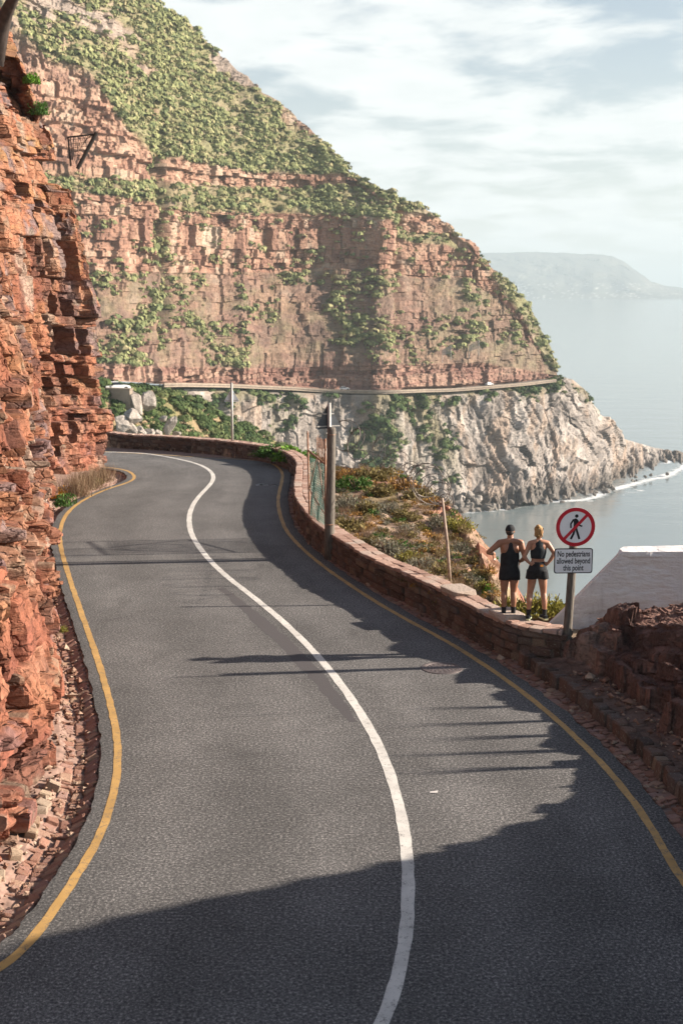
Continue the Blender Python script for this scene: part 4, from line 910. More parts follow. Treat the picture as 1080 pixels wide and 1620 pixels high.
# ------------------------------------------------------------------ scrub on the slopes: too many to count
def build_scrub():
    rs = np.random.RandomState(9)
    names = ['headland_scrub', 'sea_cliff_scrub', 'spur_scrub']
    labels = ['green and olive scrub covering the slopes of the headland', 'dark scrub clinging to the grey sea cliff below the far road', 'dense green scrub on the slope beyond the bend']
    for (pts, den, count, (r0, r1), kind), nm, lb in zip(VEG, names, labels):
        p = np.clip(den, 0, None); idx = rs.choice(len(pts), count, p=p / p.sum()); C = pts[idx] + rs.normal(0, .25, (count, 3))
        R = r0 + (r1 - r0) * rs.rand(count) ** 2.2; fl = np.clip(0.95 - 0.17 * R, 0.45, 0.9)[:, None]; nl = {'up': 24, 'dark': 34, 'green': 110}[kind]; lf = 0.55 if kind == 'green' else 1.0
        q = rs.normal(0, 1, (count, nl, 3)); q[..., 2] = np.abs(q[..., 2]) * 0.9; q /= np.linalg.norm(q, axis=-1, keepdims=True)
        rad = R[:, None] * (0.62 + 0.42 * rs.rand(count, nl)); ctr = C[:, None] + q * rad[..., None] * np.array([1.25, 1.25, 1.0]); ctr[..., 2] = C[:, None, 2] + (ctr[..., 2] - C[:, None, 2]) * fl
        up = np.cross(q, rs.normal(0, 1, q.shape)); up /= np.linalg.norm(up, axis=-1, keepdims=True) + 1e-9; sd = np.cross(q, up)
        sz = (R[:, None] * lf * (0.30 + 0.22 * rs.rand(count, nl)))[..., None]; tl = q * (rs.rand(count, nl, 1) - .5) * 0.7
        Vv = np.stack([ctr + (up + tl) * sz, ctr + sd * sz - up * sz * .5, ctr - sd * sz - (up + tl) * sz * .5], 2)
        base = palette(rs.rand(count), [(0, (0.10, 0.125, 0.058)), (0.12, (0.165, 0.185, 0.08)), (0.7, (0.25, 0.26, 0.115)), (1, (0.31, 0.265, 0.145))]) if kind == 'up' else palette(rs.rand(count), [(0, (0.03, 0.055, 0.02)), (0.6, (0.07, 0.105, 0.035)), (1, (0.13, 0.15, 0.06))])
        cc = base[:, None, None] * (0.8 + 0.4 * rs.rand(count, nl, 1, 1)) * np.ones((1, 1, 3, 3))
        n = count * nl
        obj(nm, raw_mesh(nm, Vv.reshape(-1, 3), np.arange(n * 3).reshape(-1, 3), cc.reshape(-1, 3)), M['scrub'], kind='stuff', label=lb, cat='scrub')
build_scrub()
# ------------------------------------------------------------------ far land across the bay
def build_far():
    px = np.linspace(560, 1500, 300); cr = col(px, [(560,398),(765,402),(850,401),(940,404),(958,406),(976,414),(1000,431),(1022,446),(1045,452),(1080,457),(1150,463),(1300,468),(1500,471)])
    cr = cr + 1.3 * fbm(px / 14, px * 0, o=4, seed=401); nv = 70; Db = (CAMH - ZSEA) * F / (472.3 - HZ); t = np.linspace(0, 1, nv)[None]
    Yc = Db + 1500; zc = (HZ - cr) / F * Yc + CAMH; Z = ZSEA - 1 + (zc[:, None] - ZSEA + 1) * (t ** 0.85); Y = Db + (Yc - Db) * t + 0 * px[:, None]
    Y = Y - 220 * fbm(px[:, None] / 30, t * 4, o=4, seed=402) * smooth(0, .2, t) * smooth(1, .85, t)
    X = (px[:, None] - 540) / F * Y
    P = np.stack([X, Y, Z], -1); b = np.stack([P[:, -1] + np.array([0, 900 * k, -200 * k]) for k in (1, 2)], 1); P = np.concatenate([P, b], 1)
    c = palette(0.5 + 0.5 * fbm(P[..., 0] / 260, P[..., 2] / 60, o=5, seed=403), [(0.2, (0.03, 0.035, 0.03)), (0.5, (0.06, 0.063, 0.045)), (0.8, (0.12, 0.11, 0.08))])
    sp = (hsh(np.arange(P.shape[0])[:, None] + 0 * np.arange(P.shape[1])[None], np.arange(P.shape[1])[None] + 0 * np.arange(P.shape[0])[:, None], seed=4) > 0.9) & (P[..., 2] < ZSEA + 130); c = np.where(sp[..., None], np.array((0.5, 0.48, 0.44)), c)
    obj('far_headland', raw_mesh('far_headland', P.reshape(-1, 3), grid_faces(*P.shape[:2]), c.reshape(-1, 3)), M['far'], kind='structure')
build_far()
# ------------------------------------------------------------------ sea
def build_sea():
    ys = np.r_[np.linspace(60, 400, 40)[:-1], np.linspace(400, 800, 260)[:-1], np.geomspace(800, 60000, 160)]; q = np.r_[np.linspace(-3, 0.02, 24)[:-1], np.linspace(0.02, 0.36, 240)[:-1], np.linspace(0.36, 3, 24)]
    Y, Q = np.meshgrid(ys, q, indexing='ij'); X = Q * Y; Z = np.full_like(X, ZSEA)
    pxs = np.linspace(560, 1118, 120); D = (CAMH - ZSEA) * F / (col(pxs, SHY) - HZ); sh = np.stack([(pxs - 540) / F * D * 1.006, D], -1)
    d, s = seg_dist(X, Y, sh[::2]); near = Y < (np.interp(X, sh[:, 0], sh[:, 1], left=-1e9, right=1e9) + 0)
    foam = np.exp(-d / 3.5) * (0.75 + 0.35 * fbm(X / 14, Y / 14, o=3, seed=505)) + 0.62 * np.exp(-((d - 14 - 5 * fbm(X / 22, Y / 22, o=3, seed=501)) / 3.2) ** 2) * smooth(-0.15, 0.25, fbm(X / 30, Y / 30, o=2, seed=502)) + 0.35 * np.exp(-((d - 34 - 8 * fbm(X / 30, Y / 30, o=3, seed=503)) / 3.0) ** 2) * smooth(-0.1, 0.3, fbm(X / 40, Y / 40, o=2, seed=504)) + 0.25 * np.exp(-d / 40)
    foam = foam * (Y < 1000)
    me = raw_mesh('sea', np.stack([X, Y, Z], -1).reshape(-1, 3), grid_faces(*X.shape)[:, ::-1], smooth_=True)
    a = me.attributes.new('foam', 'FLOAT_COLOR', 'POINT'); a.data.foreach_set('color', np.repeat(foam.reshape(-1, 1), 4, 1).astype(np.float32).ravel())
    obj('sea', me, M['sea'], kind='structure')
build_sea()
# ------------------------------------------------------------------ sea haze
def build_haze():
    mb = MB(); zt = 420.0; zb = ZSEA - 30; mb.box((0, 0, (zt + zb) / 2), (400000, 130000, zt - zb))
    m = bpy.data.materials.new('haze'); m.use_nodes = True; nt = m.node_tree; nt.nodes.clear()
    o = nt.nodes.new('ShaderNodeOutputMaterial'); v = nt.nodes.new('ShaderNodeVolumePrincipled'); v.inputs['Color'].default_value = (0.60, 0.70, 0.755, 1)
    v.inputs['Density'].default_value = HAZE; v.inputs['Anisotropy'].default_value = 0.0; nt.links.new(v.outputs[0], o.inputs['Volume'])
    mb.build('haze', m, kind='stuff')
HAZE = 1.2e-4
build_haze()
# ================================================================== THINGS
_hx = np.linspace(-6, 10, 321); _hy = np.linspace(22.4, 60, 753); HG = hill_z(*np.meshgrid(_hx, _hy, indexing='ij'))
def hill_at(X, Y):
    i = np.clip(np.round((np.asarray(X) + 6) / 0.05).astype(int), 0, 320); j = np.clip(np.round((np.asarray(Y) - 22.4) / 0.05).astype(int), 0, 752); return HG[i, j]
def hit(px, py):
    d = ray(px, py); Ys = np.linspace(22.6, 60, 1200); X = d[0] / d[1] * Ys; Z = CAMH + d[2] / d[1] * Ys; H = hill_at(X, Ys)
    k = int(np.argmax((Z < H) & (H > -1))); return np.array([X[k], Ys[k], float(H[k])])
def copy_tree(o, parent=None):
    c = o.copy(); link(c, parent)
    for ch in o.children: copy_tree(ch, c)
    return c
# ------------------------------------------------------------------ white concrete wall by the rocks
def build_slab():
    o = empty('concrete_wall', (6.2, 24.2, 0)); tag(o, 'thick whitewashed concrete wall with a slanting left end behind the red rocks', 'wall', kind='thing')
    A = [(3.95, 0.10), (4.05, 0.42), (5.33, 1.80), (9.5, 1.86), (9.5, -1.0), (3.95, -1.0)]; y0, y1 = 23.95, 24.5
    n, m = 90, 34; x = np.linspace(3.9, 9.6, n); top = np.interp(x, [3.9, 4.02, 5.36, 9.6], [0.30, 0.42, 1.82, 1.90]); V = []
    prof = [(0, t) for t in np.linspace(0, 1, m)] + [(1, 1.0), (1, 0.0)]
    P = np.zeros((n, len(prof), 3))
    for j, (s, t) in enumerate(prof):
        P[:, j, 0] = x; P[:, j, 1] = y0 if s == 0 else np.interp(x, [4.0, 5.3, 5.5], [y0 + .1, y0 + .16, y1]); P[:, j, 2] = -1.0 + (top + 1.0) * t
    P[:, :m, 1] += 0.06 * fbm(P[:, :m, 0] * 1.3, P[:, :m, 2] * 3.4, o=5, seed=601); P[:, :, 2] += (P[:, :, 2] > 0.2) * 0.012 * fbm(P[:, :, 0] * 3, P[:, :, 1] * 3, o=3, seed=602)
    f = list(map(tuple, grid_faces(n, len(prof)))) + [tuple(range(len(prof)))[::-1]]
    P -= np.array(o.location)
    obj('plastered_face', raw_mesh('plastered_face', P.reshape(-1, 3), f), M['concrete'], o)
build_slab()
# ------------------------------------------------------------------ no-pedestrians sign
def disc(mb, r0, r1, y, n=56, c=(0, 0)):
    a = np.linspace(0, 2 * math.pi, n, endpoint=False)
    if r0 == 0: mb.add([(c[0] + r1 * math.cos(t), y, c[1] + r1 * math.sin(t)) for t in a], [tuple(range(n))])
    else:
        V = [(c[0] + r * math.cos(t), y, c[1] + r * math.sin(t)) for t in a for r in (r0, r1)]
        mb.add(V, [(2 * i, 2 * i + 1, 2 * ((i + 1) % n) + 1, 2 * ((i + 1) % n)) for i in range(n)])
def rrect(w, h, r, n=6):
    P = []
    for cx, cz, a0 in ((w / 2 - r, h / 2 - r, 0), (-w / 2 + r, h / 2 - r, 90), (-w / 2 + r, -h / 2 + r, 180), (w / 2 - r, -h / 2 + r, 270)):
        for t in np.linspace(0, 90, n): q = math.radians(a0 + t); P.append((cx + r * math.cos(q), cz + r * math.sin(q)))
    return P
def build_sign():
    b = ground(895, 1042, 0.1); o = empty('road_sign', (b[0], b[1], 0.05), 0.05)
    tag(o, 'round red no-pedestrians sign with a white text plate on a round wooden post', 'sign')
    mb = MB(); mb.tube([(0, 0, -0.3), (0.004, 0, 0.5), (0.035, 0, 1.2), (0.055, 0, 1.75), (0.07, 0, 2.5)], [0.082, 0.08, 0.077, 0.074, 0.07], 14); mb.build('post', M['wood'], o, True)
    z1 = 2.52; z2 = 1.90; x1 = 0.075; x2 = 0.055; R = 0.355; yf = -0.086
    mb = MB(); mb.tube([(x1, yf + 0.004, z1), (x1, yf + 0.012, z1)], R, 56); pl = mb.build('round_plate', M['sign_white'], o)
    mb = MB(); disc(mb, R * 0.81, R * 0.995, yf - 0.001, c=(x1, z1)); mb.build('red_ring', M['sign_red'], pl)
    def poly(name, P, mat, y, par, cx, cz): mb = MB(); mb.add([(cx + p[0], y, cz + p[1]) for p in P], [tuple(range(len(P)))]); return mb
    mb = MB()                                                               # walking figure
    K = R
    def limb(pts, w):
        P = np.array(pts) * K; 
        for a, c in zip(P[:-1], P[1:]):
            t = (c - a) / np.linalg.norm(c - a); n = np.array([-t[1], t[0]]) * w * K
            mb.add([(x1 + q[0], yf - 0.0012, z1 + q[1]) for q in (a + n - t * w * K * .4, a - n - t * w * K * .4, c - n + t * w * K * .4, c + n + t * w * K * .4)], [(0, 1, 2, 3)])
    disc(mb, 0, 0.088 * K, yf - 0.0012, 20, (x1 + 0.04 * K, z1 + 0.565 * K))
    mb.add([(x1 + p[0] * K, yf - 0.0012, z1 + p[1] * K) for p in [(-0.14, 0.40), (0.0, 0.45), (0.10, 0.38), (0.12, 0.14), (0.08, -0.10), (-0.12, -0.10), (-0.10, 0.2)]], [tuple(range(7))])
    limb([(-0.13, 0.37), (-0.25, 0.16), (-0.24, -0.03)], 0.042); limb([(0.09, 0.33), (0.17, 0.10), (0.32, 0.04)], 0.04)
    limb([(-0.05, -0.08), (-0.10, -0.34), (-0.22, -0.60)], 0.055); limb([(0.03, -0.08), (0.11, -0.32), (0.20, -0.60)], 0.055)
    mb.build('walking_figure', M['sign_black'], pl)
    c45 = math.radians(47); t = np.array([math.cos(c45), math.sin(c45)]); n = np.array([-t[1], t[0]]) * 0.075 * K; L = R * 0.86
    mb = MB(); mb.add([(x1 + q[0], yf - 0.0028, z1 + q[1]) for q in (t * L + n, -t * L + n, -t * L - n, t * L - n)], [(0, 1, 2, 3)]); mb.build('red_slash', M['sign_red'], pl)
    # text plate
    W, H = 0.70, 0.46
    def plate(w, h, r, y, d, mat, par, nm):
        mb = MB(); P = rrect(w, h, r); k = len(P)
        mb.add([(x2 + p[0], y, z2 + p[1]) for p in P] + [(x2 + p[0], y + d, z2 + p[1]) for p in P], [tuple(range(k)), tuple(range(2 * k - 1, k - 1, -1))] + [(i, i + k, (i + 1) % k + k, (i + 1) % k) for i in range(k)])
        return mb.build(nm, mat, par)
    tp = plate(W, H, 0.045, yf + 0.002, 0.01, M['sign_black'], o, 'text_plate'); plate(W - 0.035, H - 0.035, 0.035, yf, 0.0015, M['sign_white'], tp, 'white_field')
    for i, line in enumerate(('No pedestrians', 'allowed beyond', 'this point')):
        cu = bpy.data.curves.new('lettering', 'FONT'); cu.body = line; cu.size = 0.145; cu.align_x = 'CENTER'; cu.align_y = 'CENTER'; cu.offset = 0.003; cu.space_character = 1.0
        tmp = bpy.data.objects.new('tmp', cu); COL.objects.link(tmp); me = bpy.data.meshes.new_from_object(tmp.evaluated_get(bpy.context.evaluated_depsgraph_get())); bpy.data.objects.remove(tmp); me.name = 'lettering'; me.materials.clear()
        ob = obj('lettering', me, M['sign_black'], tp); ob.location = (x2, yf - 0.0015, z2 + 0.125 - 0.128 * i); ob.rotation_euler = (math.radians(90), 0, 0); ob.scale = (0.66, 1, 1)
    mb = MB()
    for z in (z1 - 0.1, z2): mb.tube([(0.06 - 0.1, -0.03, z), (0.06 + 0.1, -0.03, z)], 0.012, 8)
    mb.build('bracket', M['galv'], o)
build_sign()
# ------------------------------------------------------------------ warning signs seen from behind
def tri_sign(name, b, label, post_r, sign_z, side, mat_sign, mat_post, rz, top):
    o = empty(name, b, rz); tag(o, label, 'sign')
    mb = MB(); mb.tube([(0, 0, -0.4), (0, 0, top * 0.5), (0.0, 0, top)], [post_r, post_r * .97, post_r * .93], 12); mb.build('pole', mat_post, o, True)
    h = side * 0.866; P = [(-side / 2, 0), (side / 2, 0), (0, h)]; mb = MB()
    q = []                                                                  # rounded triangle
    for i in range(3):
        a, c, e = np.array(P[i - 1]), np.array(P[i]), np.array(P[(i + 1) % 3])
        for t in np.linspace(0, 1, 5): u = c + (a - c) * 0.08 * (1 - t) ** 2 + (e - c) * 0.08 * t ** 2; q.append(u)
    k = len(q); mb.add([(p[0], post_r + 0.004, sign_z + p[1]) for p in q] + [(p[0], post_r + 0.012, sign_z + p[1]) for p in q], [tuple(range(k))[::-1], tuple(range(k, 2 * k))] + [(i, (i + 1) % k, (i + 1) % k + k, i + k) for i in range(k)])
    pl = mb.build('warning_plate', mat_sign, o)
    mb = MB(); mb.box((0, post_r + 0.0, sign_z + 0.08 * side), (side * 0.86, 0.02, 0.03)); mb.box((0, post_r + 0.0, sign_z + 0.5 * side), (side * 0.4, 0.02, 0.03)); mb.build('stiffener', M['galv'], pl)
    return o
b = at_depth(362, 697, 52.5); zb = float(b[2])
tri_sign('warning_sign', (float(b[0]), 54.2, zb - 0.3), 'pale triangular warning sign on a thin pole behind the far bend of the wall', 0.055, 1.75, 0.66, M['sign_pale'], M['galv'], 0.1, 2.55)
# wooden post with a sign pole strapped to it, and the broken gate
def build_gate():
    b = ground(521, 884); o = empty('wooden_post', (b[0], b[1], 0)); tag(o, 'tall round weathered timber post standing in front of the parapet beside the gate', 'post')
    mb = MB(); mb.tube([(0.0, 0, -0.3), (0.0, 0, 0.6), (0.03, 0, 1.8), (0.06, 0, 3.3), (0.065, 0, 3.36)], [0.135, 0.13, 0.115, 0.105, 0.09], 16); mb.build('timber', M['wood'], o, True)
    mb = MB(); mb.tube([(0.0, -0.1, 3.18), (0.1, -0.1, 3.18), (.16, -.02, 3.18)], 0.012, 6); mb.tube([(-0.1, -0.08, 0.9), (0.0, -0.14, 0.9), (0.1, -0.1, 0.9)], 0.012, 6); mb.build('strap', M['rust'], o)
    tri_sign('warning_sign', (b[0] + 0.0, b[1] + 0.22, 0.0), 'dark back of a triangular warning sign above the tall timber post', 0.05, 3.30, 0.74, M['sign_back'], M['galv'], 0.45, 3.95)
    A = ground(515, 871); B = ground(490, 850); o = empty('steel_gate', (A[0], A[1], 0), math.atan2(B[1] - A[1], B[0] - A[0]))
    tag(o, 'broken rusty steel gate with torn green mesh hanging beside the timber post', 'gate')
    L = float(np.hypot(*(B - A))); R = 0.026
    def bar(nm, pts, r=R, mat='rust'): mb = MB(); mb.tube(pts, r, 8); return mb.build(nm, M[mat], o, True)
    bar('upright', [(0, 0, 0.0), (0, 0, 1.4), (0.02, 0, 2.95)], 0.03); bar('upright', [(L, 0, 0.35), (L + 0.02, 0.02, 1.5), (L, 0.05, 2.95)], 0.026)
    bar('rail', [(0, 0, 2.28), (L, 0.03, 2.42)]); bar('rail', [(0.02, 0, 0.95), (L, 0, 1.35)], 0.02, 'stake'); bar('rail', [(0.05, 0, 0.12), (L, 0, 0.42)], 0.022)
    bar('brace', [(0.05, 0.01, 1.25), (0.8, 0.02, 2.36)], 0.022, 'stake'); bar('brace', [(L - 0.05, 0.01, 1.4), (0.85, 0.02, 2.38)], 0.018, 'stake'); bar('brace', [(0.1, 0, 0.05), (1.1, -0.12, 0.5), (L - 0.1, 0, 1.3)], 0.014, 'stake')
    bar('loose_bar', [(0.0, -0.12, 0.06), (0.7, -0.2, 0.04), (1.4, -0.12, 0.3)], 0.016)
    for k in range(7): bar('spike', [(0.1 + k * 0.14, 0, 2.3), (0.09 + k * 0.145, 0.01, 2.92 + 0.05 * math.sin(k * 3))], 0.011)
    mb = MB(); rs = random.Random(3)
    for dirn in (1, -1):                                                    # chain-link mesh
        for k in range(-26, 30):
            x0 = k * 0.075; pts = []
            for j in range(14):
                z = 0.3 + j * 0.15; x = x0 + dirn * (j * 0.15) * 0.62 + (1.0 if dirn < 0 else 0)
                if 0.05 < x < L - 0.04 and z < 2.3 + 0.07 * x and z > 0.1 + 0.25 * x: pts.append((x, 0.02 * math.sin(x * 7 + z * 4), z))
            if len(pts) > 1: mb.tube(pts, 0.0055, 4)
    mb.build('green_mesh', M['mesh_green'], o)
build_gate()
# ------------------------------------------------------------------ stake and razor wire
def build_wire():
    p = at_depth(714, 922, 27.3); t = at_depth(699, 788, 27.5)
    zg = float(hill_z(np.array([p[0]]), np.array([p[1]]))[0]); z0 = min(float(p[2]), zg)
    o = empty('fence_stake', (p[0], p[1], z0)); tag(o, 'thin leaning pale stake planted behind the wall holding razor wire', 'stake')
    mb = MB(); mb.tube([(0, 0, -0.3), ((t[0] - p[0]) * .5, 0.05, (t[2] - z0) * .5), (t[0] - p[0], t[1] - p[1], t[2] - z0)], [0.036, 0.033, 0.03], 8); mb.build('rod', M['stake'], o, True)
    mb = MB(); mb.tube([(t[0] - p[0] - .02, 0.15, t[2] - z0 - .1), (t[0] - p[0] - .12, 0.15, t[2] - z0 - .04)], 0.012, 6); mb.build('hook', M['rust'], o)
    a = Vector(at_depth(538, 682, 32.6)); c = Vector(at_depth(562, 700, 33.5)); e = Vector(at_depth(618, 725, 34.0)); g = Vector(at_depth(668, 755, 31.5)); k = Vector(t) + Vector((0.12, 0.3, -0.1)); m = Vector(at_depth(736, 812, 27.5))
    path = resample(np.array([a, c, e, g, k]), 0.02); n = len(path); pts = []
    for i in range(n):
        s = i * 0.02; T = Vector(path[min(i + 1, n - 1)] - path[max(i - 1, 0)]).normalized(); u = T.cross(Vector((0, 0, 1))).normalized(); w = u.cross(T)
        r = 0.40 * (0.75 + 0.35 * math.sin(s * 1.3) + 0.12 * math.sin(s * 5.1)); q = s * 2 * math.pi / 0.42
        pts.append(Vector(path[i]) + u * r * math.cos(q) + w * r * math.sin(q) + T * 0.16 * math.sin(q * 0.5))
    mb = MB(); mb.tube(pts, 0.0085, 5); o = mb.build('razor_wire', M['wire']); tag(o, 'loose coil of rusty razor wire strung from the timber post to the stake', 'wire')
    mb = MB()
    for i in range(0, n, 4):
        q = pts[i]; d = (pts[min(i + 1, n - 1)] - pts[max(i - 1, 0)]).normalized(); s = d.cross(Vector((0.3, 0.2, 1))).normalized() * 0.026
        mb.add([q - s, q + d * 0.012, q + s, q - d * 0.012], [(0, 1, 2, 3)])
    mb.build('barb', M['wire'], o)
    mb = MB(); w = resample(np.array([a + Vector((0, 0, -.2)), c + Vector((0, 0, -.15)), e + Vector((0, 0, -.05)), g, k]), 0.15); mb.tube([tuple(x) for x in w], 0.006, 4); mb.build('straining_wire', M['wire'], o)
build_wire()
# ------------------------------------------------------------------ manhole cover, litter
def build_manhole():
    c = ground(699, 1057); o = empty('manhole_cover', (c[0], c[1], 0)); tag(o, 'round cast iron manhole cover set in the tarmac near the yellow line', 'manhole cover')
    def rings(nm, rs_, z, mat):
        mb = MB(); n = 48
        V = [(r * math.cos(a), r * math.sin(a), zz) for r, zz in rs_ for a in np.linspace(0, 2 * math.pi, n, endpoint=False)]
        mb.add(V, [(j * n + i, j * n + (i + 1) % n, (j + 1) * n + (i + 1) % n, (j + 1) * n + i) for j in range(len(rs_) - 1) for i in range(n)]); return mb.build(nm, mat, o)
    rings('frame', [(0.375, 0.0015), (0.372, 0.010), (0.335, 0.010), (0.333, 0.003)], 0, M['iron'])
    cv = rings('lid', [(0.328, 0.003), (0.326, 0.009), (0.30, 0.009), (0.297, 0.004), (0.001, 0.004)], 0, M['iron'])
    mb = MB()
    for r in (0.26, 0.20, 0.14, 0.08):
        nn = int(r * 70)
        for i in range(nn): a = 2 * math.pi * i / nn; mb.box((r * math.cos(a), r * math.sin(a), 0.006), (0.030, 0.035, 0.006), Matrix.Rotation(a, 3, 'Z'))
    mb.build('ridge', M['iron'], cv)
build_manhole()
c = ground(686, 1254); mb = MB(); mb.add([(c[0] - .06, c[1] - .02, 0.006), (c[0] + .05, c[1] - .03, 0.012), (c[0] + .06, c[1] + .03, 0.02), (c[0] - .05, c[1] + .025, 0.008)], [(0, 1, 2, 3)])
mb.build('paper_scrap', M['paper'], label='small white scrap of paper lying on the tarmac right of the centre line', cat='litter')
# ------------------------------------------------------------------ shrubs
def shrub_mesh(seed, n, size, flat=0.75, lobes=7, slim=1.0, grassy=False):
    rs = np.random.RandomState(seed); L = rs.normal(0, 1, (lobes, 3)); L /= np.linalg.norm(L, axis=1)[:, None]; L[:, 2] = np.abs(L[:, 2]); L *= rs.uniform(0.25, 0.6, (lobes, 1)); Lr = rs.uniform(0.3, 0.58, lobes)
    k = rs.randint(0, lobes, n); q = rs.normal(0, 1, (n, 3)); q /= np.linalg.norm(q, axis=1)[:, None]
    c = L[k] + q * (Lr[k] * rs.rand(n) ** 0.28)[:, None]; c[:, 2] *= flat; c[:, 2] = np.abs(c[:, 2]) + 0.02
    if grassy:
        c = rs.normal(0, 0.4, (n, 3)); c[:, 2] = 0; tip = np.stack([rs.normal(0, .35, n), rs.normal(0, .35, n), rs.uniform(.5, 1.2, n)], -1); sd = np.cross(tip, rs.normal(0, 1, (n, 3))); sd /= np.linalg.norm(sd, axis=1)[:, None]; sd *= size
        V = np.stack([c - sd, c + sd, c + tip * .6 + sd * .7, c + tip], 1); return V.reshape(-1, 3), np.arange(n * 4).reshape(-1, 4)
    up = q * 0.8 + rs.normal(0, 0.6, (n, 3)) + np.array([0, 0, 0.5]); up /= np.linalg.norm(up, axis=1)[:, None]; sd = np.cross(up, rs.normal(0, 1, (n, 3))); sd /= np.linalg.norm(sd, axis=1)[:, None]
    s = size * rs.uniform(0.6, 1.4, (n, 1)); V = np.stack([c - up * s, c + sd * s * 0.45 * slim, c + up * s, c - sd * s * 0.45 * slim], 1)
    return V.reshape(-1, 3), np.arange(n * 4).reshape(-1, 4)
SHR = {}
def shrub_proto(kind, mat, **kw):
    out = []
    for sd in range(3):
        v, f = shrub_mesh(sd * 13 + len(SHR) * 101 + 1, **kw); me = raw_mesh('foliage', v, f); me.materials.append(M[mat])
        mb = MB(); rs = random.Random(sd)
        for k in range(7):
            a = rs.random() * 6.28; r = rs.uniform(.2, .55); mb.tube([(0, 0, -0.15), (r * .4 * math.cos(a), r * .4 * math.sin(a), 0.2), (r * math.cos(a), r * math.sin(a), 0.55)], [0.035, 0.025, 0.012], 5)
        st = mb.mesh('stem'); st.materials.append(M['twig']); out.append((me, st))
    SHR[kind] = out
shrub_proto('olive', 'leaf_olive', n=900, size=0.075, flat=0.7)
shrub_proto('rust-brown', 'leaf_rust', n=800, size=0.07, flat=0.7)
shrub_proto('grey', 'leaf_grey', n=900, size=0.07, flat=0.65, slim=0.6)
shrub_proto('yellow-green', 'leaf_yellow', n=1000, size=0.06, flat=0.75)
shrub_proto('bright green', 'leaf_bright', n=1000, size=0.085, flat=0.8, slim=1.5)
shrub_proto('dark green', 'leaf_green', n=1000, size=0.075, flat=0.8)
shrub_proto('dry grass', 'leaf_dry', n=420, size=0.012, grassy=True)
KN = {}
def shrub(kind, p, r, label, group=None, seed=0, sq=(1, 1, 1)):
    me, st = SHR[kind][seed % 3]; o = empty('shrub' if kind != 'dry grass' else 'grass_tuft', tuple(map(float, p)), seed * 1.7); o.scale = (r * sq[0], r * sq[1], r * sq[2])
    obj('foliage', me, None, o)
    if kind != 'dry grass': obj('stem', st, None, o)
    tag(o, label, 'shrub' if kind != 'dry grass' else 'grass', group); return o
near = [('rust-brown',548,757,30),('rust-brown',566,752,22),('olive',586,758,40),('olive',612,750,26),('dark green',562,775,36),('olive',600,785,32),('rust-brown',640,780,44),('olive',662,794,42),('rust-brown',676,800,26),('grey',548,808,44),('olive',578,812,30),('grey',615,815,34),('olive',641,822,26),('olive',548,842,44),('rust-brown',575,838,24),('grey',640,842,26),('yellow-green',668,840,20),('grey',612,880,46),('olive',588,862,30),('yellow-green',650,886,26),('grey',668,902,34),('olive',703,908,34),('yellow-green',728,838,36),('grey',702,832,36),('grey',728,872,30),('olive',746,892,28),('olive',760,915,24),('yellow-green',768,930,22),('grey',742,925,30)]
cnt = {}
ordn = ['first', 'second', 'third', 'fourth', 'fifth', 'sixth', 'seventh', 'eighth', 'ninth', 'tenth', 'eleventh', 'twelfth']
for i, (k, px, py, w) in enumerate(sorted(near, key=lambda t: t[1])):
    p = hit(px, py); cnt[k] = cnt.get(k, 0) + 1; r = w * p[1] / F * 1.1
    shrub(k, p - np.array([0, 0, .04]), r, f'{k} shrub on the sandy slope, {ordn[cnt[k] - 1]} of its colour from the gate post', 'shrubs on the sandy slope beyond the wall', i)
p = hit(775, 944); shrub('bright green', p + np.array([0, .1, 0]), 0.26, 'small bright green bush just behind the wall left of the two people', None, 1, (1, 1, 1.5))
for i, (px, py, r) in enumerate([(806, 976, .5), (838, 976, .58), (868, 974, .58)]):
    p = at_depth(px, py, 24.9 + .1 * i); shrub('yellow-green', (p[0], p[1], 0.3), r, ['yellow-green bush behind the legs of the person in the cap', "yellow-green bush between the blonde person's feet", 'yellow-green bush between the blonde person and the sign post'][i], 'yellow-green bushes behind the people', i + 1, (1, 1, 1.25))
for i, (px, r) in enumerate([(434, .9), (458, 1.0), (481, .8)]):
    p = at_depth(px, 705, 50.6 - 1.0 * i); shrub('bright green' if i == 1 else 'dark green', (p[0], p[1], 0.22), r, ['left end', 'middle', 'right end'][i] + ' of the leafy green hedge peeping over the far bend of the wall', 'hedge behind the bend', i, (1.3, 1, .75))
# plants at the foot of the red cliff
for i, (k, px, py, r, lb) in enumerate([('dark green', 104, 802, .5, 'dense dark green bush at the foot of the cliff by the yellow line'), ('rust-brown', 94, 790, .45, 'orange flowering bush against the red cliff'), ('dry grass', 120, 787, .6, 'tall dry grass tuft right of the dark green bush'), ('dry grass', 140, 776, .6, 'middle dry grass tuft under the cliff nose'), ('olive', 150, 768, .45, 'olive bush among the dry grass under the cliff nose'), ('dry grass', 162, 764, .5, 'right-hand dry grass tuft nearest the cliff nose'), ('yellow-green', 100, 1003, .17, 'little yellow-green plant rooted in the left gutter at the cliff foot')]):
    g = ground(px, py); o = shrub(k, (g[0], g[1], 0.05), r, lb, None, i, (1, 1, 1.25))
    if k == 'rust-brown':
        for ch in o.children:
            if ch.name.startswith('foliage'): ch.data = ch.data.copy(); ch.data.materials.clear(); ch.data.materials.append(M['flower'])
def cliff_pt(px, py, back=0.0):
    """a point of the cliff mesh that shows nearest to that pixel"""
    Q = CLIFF.reshape(-1, 3); d = Q - np.array([0, 0, CAMH]); u = d[:, 0] / (d[:, 1] * CP - d[:, 2] * SP) * F + 540; v = 810 - (d[:, 1] * SP + d[:, 2] * CP) / (d[:, 1] * CP - d[:, 2] * SP) * F
    k = np.argmin((u - px) ** 2 + (v - py) ** 2 + 0.05 * Q[:, 1]); return Q[k]
